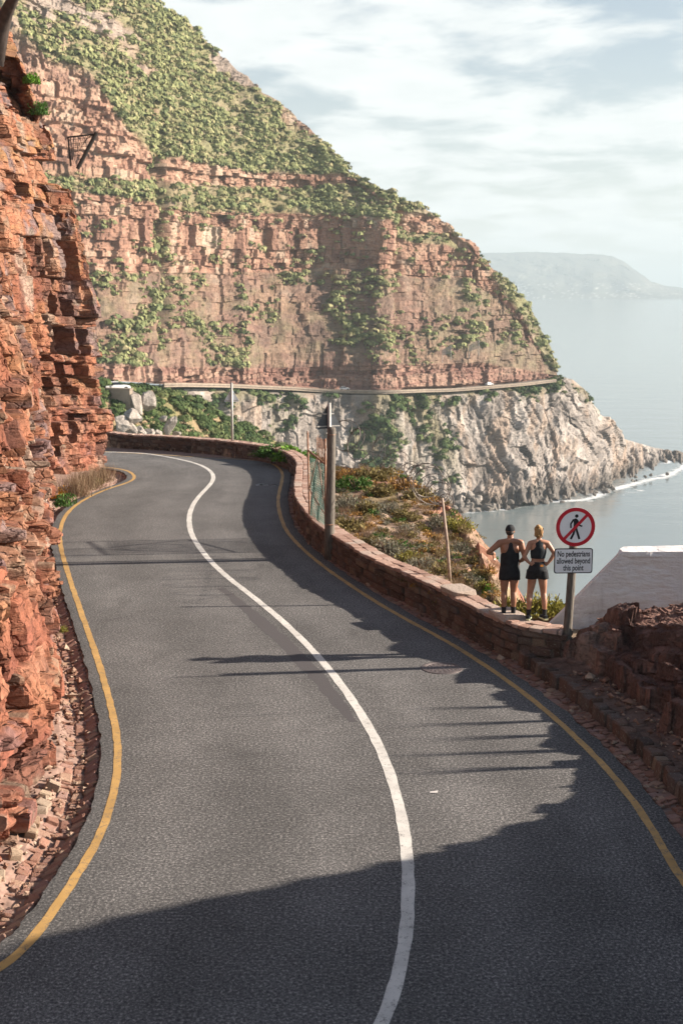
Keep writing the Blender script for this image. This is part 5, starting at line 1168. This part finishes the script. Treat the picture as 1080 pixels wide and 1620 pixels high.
for i, (px, py, r, lb) in enumerate([(66, 122, .42, 'uppermost small green bush on the edge of the red cliff'), (88, 178, .55, 'green bush on the edge of the red cliff above the steel bracket')]):
    shrub('dark green' if i else 'bright green', cliff_pt(px, py), r, lb, None, i, (1, 1, 1.5))
def ground_cover():
    rs = np.random.RandomState(8); V, Fc = [], []; n = 0
    for kind, mat, nm, lb, cnt_, (s0, s1) in ((0, 'leaf_olive', 'ground_cover', 'low olive ground cover scattered over the sandy slope', 260, (.12, .34)), (1, 'leaf_dry', 'dry_ground_cover', 'dry straw-coloured grass scattered over the sandy slope', 300, (.1, .26)), (0, 'leaf_rust', 'rust_ground_cover', 'low rust-coloured ground cover scattered over the sandy slope', 110, (.12, .36)), (0, 'leaf_green', 'green_ground_cover', 'low dark green ground cover scattered over the sandy slope', 55, (.12, .36)), (0, 'leaf_grey', 'grey_ground_cover', 'low grey ground cover scattered over the sandy slope', 120, (.12, .34))):
        V, Fc, n = [], [], 0
        for i in range(cnt_):
            px = rs.uniform(530, 790); py = rs.uniform(745, 960)
            try: p = hit(px, py)
            except Exception: continue
            if p[1] > 47 or p[1] < 24: continue
            v, f = shrub_mesh(i, 110 if kind == 0 else 40, 0.11 if kind == 0 else 0.02, lobes=3, grassy=bool(kind)); v = v * rs.uniform(s0, s1) + p; V.append(v); Fc.append(f + n); n += len(v)
        obj(nm, raw_mesh(nm, np.vstack(V), np.vstack(Fc)), M[mat], kind='stuff', label=lb, cat='ground cover')
ground_cover()
# ------------------------------------------------------------------ boulders
def boulder_mesh(seed, sub=3, amp=0.25):
    bm = bmesh.new(); bmesh.ops.create_icosphere(bm, subdivisions=sub, radius=1); P = np.array([v.co for v in bm.verts])
    rs = np.random.RandomState(seed)
    for _ in range(17):                                                      # flat fracture faces
        n = rs.normal(0, 1, 3); n /= np.linalg.norm(n); h = rs.uniform(0.5, 0.86); d = P @ n; P = P - np.maximum(d - h, 0)[:, None] * n
    P = P * (1 + amp * 0.4 * fbm(P[:, 0] * 1.5 + seed, P[:, 1] * 1.5, P[:, 2] * 1.5, o=4, seed=seed))[:, None]
    f = np.array([[v.index for v in q.verts] for q in bm.faces]); bm.free()
    c = palette(0.5 + 0.5 * fbm(P[:, 0] * 2, P[:, 1] * 2, P[:, 2] * 2, o=3, seed=seed + 4), [(0.2, (0.25, 0.215, 0.185)), (0.8, (0.44, 0.39, 0.345))]); return P, f, c
def build_boulders():
    X, Y, Z, px = SPUR; lab = ['split grey boulder under the far retaining wall, left half', 'split grey boulder under the far retaining wall, right half', 'pale boulder at the head of the boulder chute', 'long pale slab of rock lying down the green slope', 'pale boulder low in the chute beside the cliff', 'second pale boulder low in the chute', 'third pale boulder low in the chute', 'pale boulder just above the wall, left of the slab', 'small pale boulder right of the long slab', 'pale boulder tight against the red cliff edge', 'small boulder above the bend wall near the slab']
    for i, (qx, qy, wx, wz) in enumerate([(214, 634, 20, 32), (233, 634, 20, 36), (208, 658, 26, 20), (268, 678, 14, 34), (206, 676, 20, 22), (222, 682, 18, 16), (236, 685, 18, 14), (248, 686, 14, 12), (280, 686, 12, 9), (194, 672, 20, 26), (258, 662, 10, 8)]):
        D = 196 + 0.12 * (qx - 200) + (qy < 645) * 8; p = at_depth(qx, qy, D); s = D / F; P, f, c = boulder_mesh(50 + i, 4, 0.5)
        o = obj('boulder', raw_mesh('boulder', P, f, c), M['bank']); o.location = tuple(p); o.scale = (wx * s * .75, wx * s * .75, wz * s * .7); o.rotation_euler = (0, (-0.5 if i == 3 else 0.1 * i - .4), i); tag(o, lab[i], 'boulder', 'pale boulders on the green spur')
    V, Fc, C, n = [], [], [], 0; rs = np.random.RandomState(3)
    for i in range(110):                                                    # rubble at the tide line
        qx = rs.uniform(672, 1062) if i > 60 else rs.uniform(680, 775); ys = float(col(qx, SHY)); qy = ys - rs.uniform(-2, 10 if i > 60 else 32) * (1 if qx > 775 else smooth(775, 735, qx) * .9 + .1); D = (CAMH - ZSEA) * F / (ys - HZ) * (1 + 0.012 * (ys - qy) / 10) - 2
        p = at_depth(qx, qy, D); r = rs.uniform(.7, 3.0) * (1.15 if i <= 60 else .75); P, f, c = boulder_mesh(i, 2); V.append(P * r * rs.uniform(.7, 1.2, 3) + p); Fc.append(f + n); C.append(c * (0.95 if p[2] > ZSEA + 3 else .55)); n += len(P)
    obj('shore_boulders', raw_mesh('shore_boulders', np.vstack(V), np.vstack(Fc), np.vstack(C)), M['mountain'], kind='stuff', label='grey boulders heaped along the tide line under the sea cliff', cat='boulders')
build_boulders()
# ------------------------------------------------------------------ far road: tarmac strip, low wall, retaining wall, gallery, nets, cars
def far_road():
    px = np.linspace(235, 860, 256); yr = col(px, ROADY) + 1.0; D = col(px, ROADD); P = []
    D = smooth_cols(D, 10)
    z = CAMH + (HZ - yr) / F * D + 0.2; z = smooth_cols(z, 12); X = (px - 540) / F * D
    C = np.stack([X, D], -1); C = smooth_line(C, 20); N = normals2(C); N = np.where((N[:, 1] > 0)[:, None], -N, N)
    def strip(nm, prof, mat, par=None, **kw):
        V = np.zeros((len(C), len(prof), 3))
        for j, (o, dz) in enumerate(prof): V[:, j, :2] = C + N * o; V[:, j, 2] = z + dz
        return obj(nm, raw_mesh(nm, V.reshape(-1, 3), grid_faces(len(C), len(prof))), mat, par, **kw)
    r = strip('far_road', [(-5, 0.05), (-1, 0.05), (7.4, 0.0), (7.9, -0.2)], M['far_asphalt'], kind='structure')
    strip('far_parapet', [(7.2, -0.3), (7.2, 0.5), (7.65, 0.5), (7.65, -0.9)], M['beige_wall'], kind='thing', label='pale stone parapet edging the distant road across the headland', cat='wall')
    return C, N, z, px
FR = far_road()
def car_proto():
    o = empty('parked_car')
    mb = MB(); prof = [(-2.1, .35), (-2.12, .75), (-1.95, .92), (-1.35, .98), (0.9, .95), (1.9, .82), (2.1, .6), (2.1, .35)]; w = .86
    mb.add([(x, y, zz) for y in (-w, w) for x, zz in prof], [tuple(range(8)), tuple(range(15, 7, -1))] + [(i, (i + 1) % 8, (i + 1) % 8 + 8, i + 8) for i in range(8)]); body = mb.build('body', M['car_white'], o)
    mb = MB(); mb.add([(x, y * (1 if zz < 1.2 else .8), zz) for y in (-w * .96, w * .96) for x, zz in [(-1.75, .97), (-1.3, 1.42), (0.1, 1.45), (0.85, .96)]], [(0, 1, 2, 3), (7, 6, 5, 4), (0, 4, 5, 1), (2, 6, 7, 3), (3, 7, 4, 0)]); mb.build('window_band', M['car_glass'], o)
    mb = MB(); mb.box((-0.6, 0, 1.45), (1.5, 1.4, .06)); mb.build('roof', M['car_white'], o)
    for x in (-1.3, 1.3):
        for y in (-.8, .8): mb = MB(); mb.tube([(x, y - .1, .33), (x, y + .1, .33)], .33, 14); mb.build('wheel', M['tyre'], o)
    return o
def cars():
    C, N, z, px = FR; p0 = car_proto()
    for i, (qx, lb) in enumerate([(545, 'white car on the distant road straight behind the timber post'), (766, 'white car rounding the corner of the distant headland road')]):
        o = p0 if i == 0 else copy_tree(p0); k = int(np.argmin(abs(px - qx))); t = C[k + 1] - C[k]; o.location = (*(C[k] + N[k] * 2.2), z[k] + .06); o.rotation_euler = (0, 0, math.atan2(t[1], t[0])); tag(o, lb, 'car', 'cars on the distant road')
    o = copy_tree(p0); p = at_depth(185, 611, 209); o.location = (p[0], p[1], p[2] - .7); o.rotation_euler = (0, 0, .5); tag(o, 'white car above the beige retaining wall at the cliff edge', 'car', 'cars on the distant road')
    mb = MB(); a = at_depth(168, 616, 206); c = at_depth(207, 616, 204.5); lo = at_depth(190, 646, 205); R = Matrix.Rotation(math.atan2(c[1] - a[1], c[0] - a[0]), 3, 'Z'); L = float(np.hypot(*(c - a)[:2]))
    mb.box(((a[0] + c[0]) / 2, (a[1] + c[1]) / 2 + .5, (a[2] + lo[2]) / 2 - .4), (L, 1.0, a[2] - lo[2] + .8), R); mb.box(((a[0] + c[0]) / 2, (a[1] + c[1]) / 2 + .45, a[2] + .12), (L + .2, 1.2, .24), R)
    mb.build('retaining_wall', M['beige_wall'], kind='thing', label='beige retaining wall holding up the far road beside the red cliff', cat='wall')
    mb = MB(); mb.box(((a[0] + c[0]) / 2 - 3, (a[1] + c[1]) / 2 + 4.5, a[2] - .1), (L, 7, .4), R); mb.build('terrace_road', M['far_asphalt'], kind='structure')
cars()
def nets():
    for i, (qx, qy, w, h, D, lb) in enumerate([(706, 556, 13, 12, 574, 'grey rockfall net standing on the red slope above the far road'), (749, 549, 15, 13, 590, 'right-hand grey rockfall net on the slope, nearer the headland tip')]):
        c = at_depth(qx, qy, D - 6); s = D / F; o = empty('rockfall_net', tuple(c)); tag(o, lb, 'net', 'rockfall nets on the headland'); W, H = w * s, h * s
        mb = MB()
        for t in np.linspace(0, 1, 13): mb.tube([(-W / 2 + W * t, 0, -H * .5 + .3 * W * t), (-W / 2 + W * t, -1, H * .2 + .55 * W * t)], .07, 4)
        for t in np.linspace(0, 1, 9): mb.tube([(-W / 2, -t, -H * .5 + .7 * H * t), (W / 2, -t, -H * .5 + .3 * W + (.7 * H + .25 * W) * t)], .07, 4)
        mb.build('mesh_panel', M['net'], o)
        for x in (-W / 2, W / 2): mb = MB(); mb.tube([(x, .1, -H * .6 - 3 + (x > 0) * .3 * W), (x, -1, H * .2 + (x > 0) * .55 * W)], .14, 6); mb.build('post', M['net'], o)
nets()
# ------------------------------------------------------------------ steel bracket on the cliff edge, dark trunk above
def bracket():
    k = cliff_pt(112, 238); Y = float(k[1]) + 0.2; a, b, c = [Vector(at_depth(x, y, Y)) for x, y in ((108, 217), (153, 212), (127, 263))]
    o = empty('catch_fence_bracket', tuple(c)); tag(o, 'dark triangular steel rockfall bracket jutting from the edge of the red cliff', 'bracket')
    def bar(nm, p, q, r, par=o): mb = MB(); mb.tube([p - c, q - c], r, 8); return mb.build(nm, M['dark_steel'], par)
    bar('beam', a, b, .03); bar('strut', b + Vector((0, 0, .05)), c - Vector((0.1, 0, .1)), .075); bar('back_post', a, c - Vector((.35, 0, 0)), .03)
    mb = MB()
    for t in np.linspace(0, 1, 12): mb.tube([a + (b - a) * t - c, (c - Vector((.3, 0, 0))) + (b - c) * (t * .9) + Vector((0, 0, 0)) - c], .008, 4)
    for t in np.linspace(.1, .9, 7): mb.tube([a + (c - a) * t - c, b + (c - b) * t - c], .008, 4)
    mb.build('wire_netting', M['dark_steel'], o)
    q = at_depth(2, 46, 41.0); t = at_depth(26, -12, 40.0); m = (np.array(q) + np.array(t)) / 2 + np.array([-.06, 0, -.05])
    o = empty('dead_tree', tuple(q)); tag(o, 'dark bare tree trunk leaning over the top of the red cliff', 'tree')
    mb = MB(); mb.tube([Vector((-.3, .1, -1.0)), Vector((0, 0, 0)), Vector(m - q), Vector(t - q), Vector(t - q) * 1.8], [.32, .26, .2, .15, .1], 10); mb.build('trunk', M['trunk'], o, True)
    mb = MB(); mb.tube([Vector(t - q), Vector(t - q) + Vector((.25, -.3, .9)), Vector(t - q) + Vector((.3, -.7, 2.0))], [.1, .06, .03], 7); mb.build('branch', M['trunk'], o, True)
bracket()
# wiry reeds added just out of frame to cast streak shadows on the road
def reeds():
    for i, (x, y, h) in enumerate([(6.4, 20.6, 1.15), (6.9, 19.9, 1.5), (6.6, 19.2, 1.3), (7.2, 18.6, 1.7), (6.7, 17.9, 1.5)]):
        rs = random.Random(i + 40); mb = MB()
        for k in range(26):
            a = rs.random() * 6.28; l = h * rs.uniform(.6, 1); r = rs.uniform(.05, .3) * l; mb.tube([(.1 * math.cos(a), .06 * math.sin(a), 0), (r * .5 * math.cos(a), r * .2 * math.sin(a), l * .6), (r * math.cos(a), r * .45 * math.sin(a), l)], [.009, .007, .003], 4)
        o = empty('shadow_reed_tuft', (x, y, 1.0)); mb.build('stalks', M['leaf_olive'], o)
        tag(o, 'unseen tuft of wiry reeds added on the rock bank to streak the road with shadow', 'reeds', 'unseen reed tufts added to cast shadows')
reeds()
# ------------------------------------------------------------------ people
def fused(name, mb, mat, parent, voxel=0.009, smooth_it=6):
    """one continuous surface from overlapping closed shapes"""
    me = mb.mesh(name); o = bpy.data.objects.new('tmp', me); COL.objects.link(o)
    r = o.modifiers.new('r', 'REMESH'); r.mode = 'VOXEL'; r.voxel_size = voxel; r.use_smooth_shade = True
    if smooth_it: s = o.modifiers.new('s', 'SMOOTH'); s.factor = 0.5; s.iterations = smooth_it
    dg = bpy.context.evaluated_depsgraph_get(); m2 = bpy.data.meshes.new_from_object(o.evaluated_get(dg)); m2.name = name
    bpy.data.objects.remove(o); bpy.data.meshes.remove(me); m2.materials.clear(); m2.materials.append(mat)
    return obj(name, m2, None, parent)
def limb(mb, pts, rad, n=14):
    P = resample(np.array([tuple(p) + (r,) for p, r in zip(pts, rad)]), 0.025); mb.tube([tuple(p[:3]) for p in P], [float(p[3]) for p in P], n)
    for p in (P[0], P[-1]): mb.ellipsoid(tuple(p[:3]), (p[3],) * 3, 10, 6)
def hand(mb, wrist, d, palm_n, side, curl=0.5, s=1.0):
    """palm and five bent fingers; d = pointing direction, palm_n = palm normal, side = +1 thumb to the right of d seen against palm_n"""
    w = Vector(wrist); d = Vector(d).normalized(); n = Vector(palm_n); n = (n - d * n.dot(d)).normalized(); u = d.cross(n) * side
    for k in range(4):                                                       # metacarpals make the palm
        a = w + u * (0.018 - 0.012 * k) * s; b = w + d * 0.085 * s + u * (0.036 - 0.024 * k) * s; limb(mb, [a, b], [0.015 * s, 0.0125 * s], 8)
        L = (0.068, 0.076, 0.070, 0.056)[k] * s; c1 = curl * (0.8 + 0.1 * k); e = b
        pts, rr = [b], [0.0105 * s]
        for j, fr in enumerate((0.45, 0.3, 0.25)):
            a_ = c1 * (j + 0.6) * 0.8; e = e + (d * math.cos(a_) + n * math.sin(a_)) * L * fr; pts.append(e); rr.append((0.0098 - 0.0007 * j) * s)
        limb(mb, pts, rr, 8)
    t0 = w + d * 0.022 * s + u * 0.028 * s; limb(mb, [t0, t0 + (d * 0.5 + u * 0.75 + n * 0.3).normalized() * 0.042 * s, t0 + (d * 0.8 + u * 0.6 + n * 0.4).normalized() * 0.078 * s], [0.014 * s, 0.0115 * s, 0.009 * s], 8)
def head(mb, c, yaw, s=1.0):
    R = Matrix.Rotation(yaw, 3, 'Z'); C = Vector(c)
    def at(x, y, z): return C + R @ Vector((x, y, z)) * s
    mb.ellipsoid(at(0, -0.008, 0.022), (0.076 * s, 0.096 * s, 0.098 * s), 20, 14, R); mb.ellipsoid(at(0, 0.024, -0.045), (0.056 * s, 0.066 * s, 0.078 * s), 16, 12, R)
    mb.ellipsoid(at(0, 0.092, -0.012), (0.013 * s, 0.022 * s, 0.026 * s), 8, 6, R); mb.ellipsoid(at(0, 0.082, -0.058), (0.026 * s, 0.014 * s, 0.010 * s), 8, 6, R)
    mb.ellipsoid(at(0, 0.070, -0.095), (0.024 * s, 0.022 * s, 0.020 * s), 8, 6, R)
    for sx in (-1, 1): mb.ellipsoid(at(sx * 0.077, 0.0, -0.008), (0.010 * s, 0.020 * s, 0.032 * s), 8, 8, R); mb.ellipsoid(at(sx * 0.032, 0.076, 0.02), (0.014 * s, 0.012 * s, 0.010 * s), 8, 6, R)
def eyes(o, c, yaw, s):
    R = Matrix.Rotation(yaw, 3, 'Z')
    for sx in (-1, 1): mb = MB(); mb.ellipsoid(Vector(c) + R @ Vector((sx * .032, .083, .018)) * s, (.011 * s, .008 * s, .006 * s)); mb.build('eye', M['sign_black'], o, True)
def shoe(o, x, y, yaw, zb, sole_mat, upper_mat, s=1.0):
    R = Matrix.Rotation(yaw, 4, 'Z'); T = Matrix.Translation((x, y, zb)) @ R
    def loftx(z0, z1, g, top=1.0):
        out = [(-0.042, -0.085), (-0.03, -0.105), (0.03, -0.105), (0.042, -0.085), (0.042, 0.02), (0.052, 0.09), (0.048, 0.14), (0.02, 0.175), (-0.02, 0.175), (-0.048, 0.14), (-0.05, 0.09), (-0.042, 0.02)]
        V = [T @ Vector((a * g * s, b * g * s, z0)) for a, b in out] + [T @ Vector((a * g * top * s, (b - .01) * g * (top if b > 0 else 1) * s, z1 if b < 0.05 else z0 + (z1 - z0) * .55)) for a, b in out]; k = len(out)
        return V, [tuple(range(k))[::-1], tuple(range(k, 2 * k))] + [(i, (i + 1) % k, (i + 1) % k + k, i + k) for i in range(k)]
    mb = MB(); mb.add(*loftx(0.0, 0.030, 1.04)); sh = None
    up = MB(); up.add(*loftx(0.026, 0.088, 0.98, 0.80)); sh = up.build('shoe', upper_mat, o); mb.build('sole', sole_mat, sh)
    return T
def tank(mb, rings, n=22): mb.loft(rings, n)
def build_man():
    g = ground(804, 977, WH + .005); o = empty('person', (g[0], g[1] + 0.02, WH + 0.006), 0.0)
    tag(o, 'person in black cap and loose black tank top standing on the wall', 'person')
    HC = (0.0, 0.035, 1.655); yaw = -0.35; FT = [(-0.095, 0.0, 0.12), (0.085, 0.02, -0.12)]
    mb = MB(); head(mb, HC, yaw, 1.02); limb(mb, [(0, 0, 1.40), (0, 0.0, 1.50), (0, 0.02, 1.60)], [0.085, 0.062, 0.056])
    mb.loft([((0, 0, 0.80), 0.10, 0.08), ((0, 0, 0.86), 0.165, 0.11), ((0, -.01, 0.95), 0.168, 0.115), ((0, 0, 1.06), 0.148, 0.10), ((0, 0.005, 1.18), 0.162, 0.108), ((0, 0, 1.30), 0.185, 0.118), ((0, 0, 1.38), 0.190, 0.112), ((0, 0.0, 1.44), 0.165, 0.085), ((0, 0, 1.485), 0.09, 0.06)], 22)
    for sx in (-1, 1): limb(mb, [(sx * .03, -.03, 1.47), (sx * 0.12, -.02, 1.455), (sx * 0.19, 0, 1.435)], [0.062, 0.062, 0.066]); mb.ellipsoid((sx * .085, -.075, 1.33), (.07, .045, .09)); mb.ellipsoid((sx * .075, -.045, .90), (.08, .062, .09))
    # left arm: elbow out, hand hanging by the waist; right arm: hand on hip
    limb(mb, [(-0.195, 0, 1.435), (-0.30, -0.01, 1.345), (-0.405, 0.0, 1.255)], [0.066, 0.055, 0.046]); limb(mb, [(-0.405, 0.0, 1.255), (-0.35, 0.08, 1.225), (-0.275, 0.16, 1.195)], [0.046, 0.043, 0.030])
    hand(mb, (-0.275, 0.16, 1.195), (0.05, -0.15, -1), (0.6, -0.6, 0.0), 1, 0.55)
    limb(mb, [(0.195, 0, 1.435), (0.235, -0.02, 1.31), (0.275, -0.03, 1.17)], [0.066, 0.054, 0.046]); limb(mb, [(0.275, -0.03, 1.17), (0.255, 0.08, 1.10), (0.205, 0.155, 1.045)], [0.046, 0.042, 0.030])
    hand(mb, (0.205, 0.155, 1.045), (-0.6, 0.35, -0.5), (-0.4, -0.8, 0.0), -1, 0.35)
    for (fx, fy, fa), sx in zip(FT, (-1, 1)):
        limb(mb, [(sx * 0.085, -0.01, 0.88), (sx * 0.09, 0.01, 0.68), (fx * 0.97, 0.02, 0.49)], [0.098, 0.083, 0.060]); limb(mb, [(fx * 0.97, 0.02, 0.49), (fx * .99, -0.025, 0.36), (fx, -0.02, 0.20), (fx, -0.01, 0.06)], [0.060, 0.060, 0.043, 0.036]); mb.ellipsoid((fx * 1.0, -0.04, 0.355), (.045, .045, .085))
    body = fused('body', mb, M['skin_a'], o); eyes(o, HC, yaw, 1.02)
    # tank top: racer back (a narrow strap between the shoulder blades), loose hem
    mb = MB(); mb.loft([((0, 0, 0.80), 0.205, 0.150), ((0, 0, 0.86), 0.200, 0.150), ((0, 0, 1.0), 0.180, 0.138), ((0, 0, 1.12), 0.178, 0.132), ((0, 0, 1.20), 0.176, 0.134), ((0, 0, 1.26), 0.165, 0.134), ((0, -.004, 1.32), 0.120, 0.132), ((0, -.006, 1.38), 0.080, 0.122), ((0, -.004, 1.44), 0.066, 0.094), ((0, 0, 1.48), 0.085, 0.07), ((0, 0.005, 1.505), 0.092, 0.062)], 28)
    top = fused('tank_top', mb, M['cloth_black'], o, 0.011, 4)
    mb = MB()
    for (fx, fy, fa), sx in zip(FT, (-1, 1)): mb.loft([((sx * .098, 0.0, 0.735), 0.108, 0.112), ((sx * .094, 0, 0.80), 0.108, 0.116), ((sx * 0.085, 0, 0.92), 0.112, 0.13)], 18)
    mb.loft([((0, 0, 0.85), 0.185, 0.135), ((0, 0, 1.02), 0.165, 0.12)], 20); mb.ellipsoid((0, 0, .83), (.1, .11, .07)); fused('shorts', mb, M['cloth_black'], o, 0.011, 3)
    for (fx, fy, fa) in FT:
        mb = MB(); mb.loft([((fx, -0.01, 0.05), .043, .05), ((fx, -0.012, .11), .042, .046), ((fx, -.018, .2), .049, .05), ((fx, -.02, .215), .050, .051)], 14); mb.build('sock', M['cloth_black'], o, True)
        shoe(o, fx, 0.0, -fa, 0.0, M['sign_black'], M['cloth_teal'])
    # cap
    R = Matrix.Rotation(yaw, 3, 'Z'); C = Vector(HC); mb = MB(); V = []; n = 24
    for j, a in enumerate(np.linspace(0, math.pi / 2, 8)):
        for i in range(n): b = 2 * math.pi * i / n; V.append(C + R @ Vector((.090 * math.cos(a) ** .8 * math.cos(b), -.008 + .110 * math.cos(a) ** .8 * math.sin(b), .012 + .112 * math.sin(a))))
    mb.add(V, [(j * n + i, j * n + (i + 1) % n, (j + 1) * n + (i + 1) % n, (j + 1) * n + i) for j in range(7) for i in range(n)] + [tuple(range(7 * n, 8 * n))]); cp = mb.build('cap', M['cloth_black'], o, True)
    mb = MB(); q = [(x, 0.085 + 0.085 * math.sqrt(max(0, 1 - (x / .075) ** 2)), .018) for x in np.linspace(-.075, .075, 11)]; V = [C + R @ Vector(p) for p in q] + [C + R @ Vector((p[0], .06, .026)) for p in q]; k = len(q)
    V2 = [v + Vector((0, 0, .006)) for v in V]; mb.add(V + V2, [(i, i + 1, i + 1 + k, i + k) for i in range(k - 1)] + [(2 * k + i, 2 * k + i + k, 2 * k + i + k + 1, 2 * k + i + 1) for i in range(k - 1)] + [(i, 2 * k + i, 2 * k + i + 1, i + 1) for i in range(k - 1)]); mb.build('peak', M['cloth_black'], cp)
    mb = MB(); mb.ellipsoid(C + R @ Vector((0, -.035, -.02)), (.074, .072, .062), 14, 10, R); mb.build('hair', M['hair_dark'], o, True)
def build_woman():
    g = ground(848, 980, WH + .005); o = empty('person', (g[0], g[1] + 0.02, WH + 0.006), 0.0)
    tag(o, 'blonde person in black crop top standing on the wall beside the sign', 'person')
    HC = (0.012, 0.04, 1.665); yaw = -0.25; FT = [(-0.150, 0.0, 0.25), (0.145, 0.03, -0.30)]
    mb = MB(); head(mb, HC, yaw, 0.95); limb(mb, [(0.01, 0, 1.43), (0.01, 0.005, 1.52), (0.012, 0.025, 1.61)], [0.070, 0.050, 0.047])
    mb.loft([((-.01, 0, 0.82), 0.10, 0.08), ((-.01, -.005, 0.88), 0.165, 0.115), ((-.005, -.012, 0.96), 0.170, 0.122), ((0, 0, 1.06), 0.140, 0.098), ((0, 0.005, 1.13), 0.122, 0.088), ((0, 0.0, 1.22), 0.130, 0.092), ((0.005, 0, 1.33), 0.150, 0.102), ((.008, 0, 1.41), 0.155, 0.095), ((.01, 0, 1.465), 0.13, 0.07), ((.01, 0, 1.50), 0.075, 0.05)], 22)
    for sx in (-1, 1): limb(mb, [(.01 + sx * .03, -.02, 1.485), (.01 + sx * 0.10, -.01, 1.475), (.01 + sx * 0.155, 0, 1.455)], [0.050, 0.050, 0.053]); mb.ellipsoid((sx * .075 - .01, -.05, .925), (.08, .064, .09))
    limb(mb, [(-0.150, 0, 1.455), (-0.205, -0.03, 1.34), (-0.265, -0.05, 1.215)], [0.053, 0.045, 0.039]); limb(mb, [(-0.265, -0.05, 1.215), (-0.215, -0.06, 1.145), (-0.155, -0.065, 1.085)], [0.039, 0.036, 0.026])
    hand(mb, (-0.155, -0.065, 1.085), (0.85, -0.15, -0.25), (0.1, 1.0, 0.1), 1, 0.25, 0.92)
    limb(mb, [(0.170, 0, 1.455), (0.235, -0.02, 1.365), (0.295, -0.03, 1.27)], [0.053, 0.045, 0.039]); limb(mb, [(0.295, -0.03, 1.27), (0.245, -0.04, 1.175), (0.180, -0.045, 1.085)], [0.039, 0.036, 0.026])
    hand(mb, (0.180, -0.045, 1.085), (-0.7, -0.05, -0.4), (-0.2, 1.0, 0.1), -1, 0.25, 0.92)
    for (fx, fy, fa), sx in zip(FT, (-1, 1)):
        limb(mb, [(sx * 0.085 - .01, -0.01, 0.90), (sx * 0.105, 0.01, 0.70), (fx * 0.86, 0.03, 0.50)], [0.096, 0.080, 0.057]); limb(mb, [(fx * 0.86, 0.03, 0.50), (fx * .94, -0.015, 0.37), (fx, -0.015, 0.20), (fx, -0.01, 0.06)], [0.057, 0.056, 0.040, 0.034]); mb.ellipsoid((fx * .93, -0.035, 0.365), (.042, .042, .085))
    fused('body', mb, M['skin_b'], o); eyes(o, HC, yaw, .95)
    mb = MB(); mb.loft([((0, 0, 1.175), 0.136, 0.102), ((0, 0, 1.20), 0.137, 0.103), ((.003, 0, 1.28), 0.150, 0.110), ((.005, 0, 1.33), 0.150, 0.113), ((.008, -.002, 1.385), 0.118, 0.112), ((.01, -.002, 1.44), 0.100, 0.096), ((.01, 0, 1.50), 0.115, 0.066), ((.01, .0, 1.525), 0.105, 0.05)], 26)
    fused('crop_top', mb, M['cloth_teal'], o, 0.010, 3)
    mb = MB()
    for sx, fx in ((-1, -.150), (1, .145)): mb.loft([((sx * .110 - .005, 0.0, 0.785), 0.112, 0.118), ((sx * .102 - .005, 0, 0.84), 0.110, 0.125), ((sx * 0.085 - .008, -.005, 0.95), 0.112, 0.138)], 18)
    mb.loft([((-.008, -.006, 0.88), 0.186, 0.142), ((-.005, -.01, .98), .178, .140), ((0, 0, 1.07), 0.148, 0.112), ((0, 0, 1.115), 0.134, 0.100)], 22); mb.ellipsoid((-.005, -.01, .86), (.12, .125, .07)); sh = fused('shorts', mb, M['cloth_black'], o, 0.011, 3)
    mb = MB(); mb.add([(0.03, -0.1265, 1.035), (0.085, -0.1185, 1.035), (0.085, -0.1125, 1.07), (0.03, -0.1195, 1.07)], [(0, 1, 2, 3)]); mb.build('orange_logo', M['orange'], sh)
    for (fx, fy, fa) in FT:
        mb = MB(); mb.loft([((fx, -0.01, 0.05), .040, .048), ((fx, -0.012, .11), .039, .043), ((fx, -.014, .185), .045, .046), ((fx, -.015, .20), .046, .047)], 14); mb.build('sock', M['cloth_black'], o, True)
        shoe(o, fx, 0.0, -fa, 0.0, M['sole'], M['cloth_teal'], .95)
    R = Matrix.Rotation(yaw, 3, 'Z'); C = Vector(HC); s = .95; mb = MB()
    mb.ellipsoid(C + R @ Vector((0, -.018, .03)), (.080, .094, .098), 18, 12, R); mb.ellipsoid(C + R @ Vector((0, -.055, -.015)), (.068, .058, .072), 14, 10, R); mb.ellipsoid(C + R @ Vector((-.01, -.075, .115)), (.045, .045, .036), 12, 8, R)
    rs = random.Random(4)
    for k in range(46):                                                      # strands and a short messy tail
        a = rs.uniform(-1.3, 1.3); z0 = rs.uniform(-.02, .11); p0 = C + R @ Vector((.075 * math.sin(a), -.018 - .09 * math.cos(a), z0)); p1 = C + R @ Vector((.06 * math.sin(a) + rs.uniform(-.02, .02), -.06 - .05 * math.cos(a), z0 - .06)); p2 = C + R @ Vector((.03 * math.sin(a) + rs.uniform(-.03, .03), -.085, -.055 - rs.random() * .06)); mb.tube([p0, p1, p2], [.007, .008, .003], 5)
    mb.build('hair', M['hair'], o, True)
    mb = MB(); V = []; n = 26; q = [(.088 * math.cos(b), -.014 + .104 * math.sin(b)) for b in np.linspace(-.25, math.pi + .25, n)]
    mb.add([C + R @ Vector((x, y, z)) for z in (.035, .068) for x, y in q], [(i, i + 1, i + 1 + n, i + n) for i in range(n - 1)]); vz = mb.build('visor', M['cloth_black'], o)
    k = 11; q = [(x, 0.08 + 0.085 * math.sqrt(max(0, 1 - (x / .075) ** 2)), .034) for x in np.linspace(-.075, .075, k)]; mb = MB(); V = [C + R @ Vector(p) for p in q] + [C + R @ Vector((p[0], .055, .042)) for p in q]; V2 = [v + Vector((0, 0, .006)) for v in V]; mb.add(V + V2, [(i, i + 1, i + 1 + k, i + k) for i in range(k - 1)] + [(2 * k + i, 2 * k + i + k, 2 * k + i + k + 1, 2 * k + i + 1) for i in range(k - 1)] + [(i, 2 * k + i, 2 * k + i + 1, i + 1) for i in range(k - 1)]); mb.build('peak', M['cloth_black'], vz)
build_man(); build_woman()
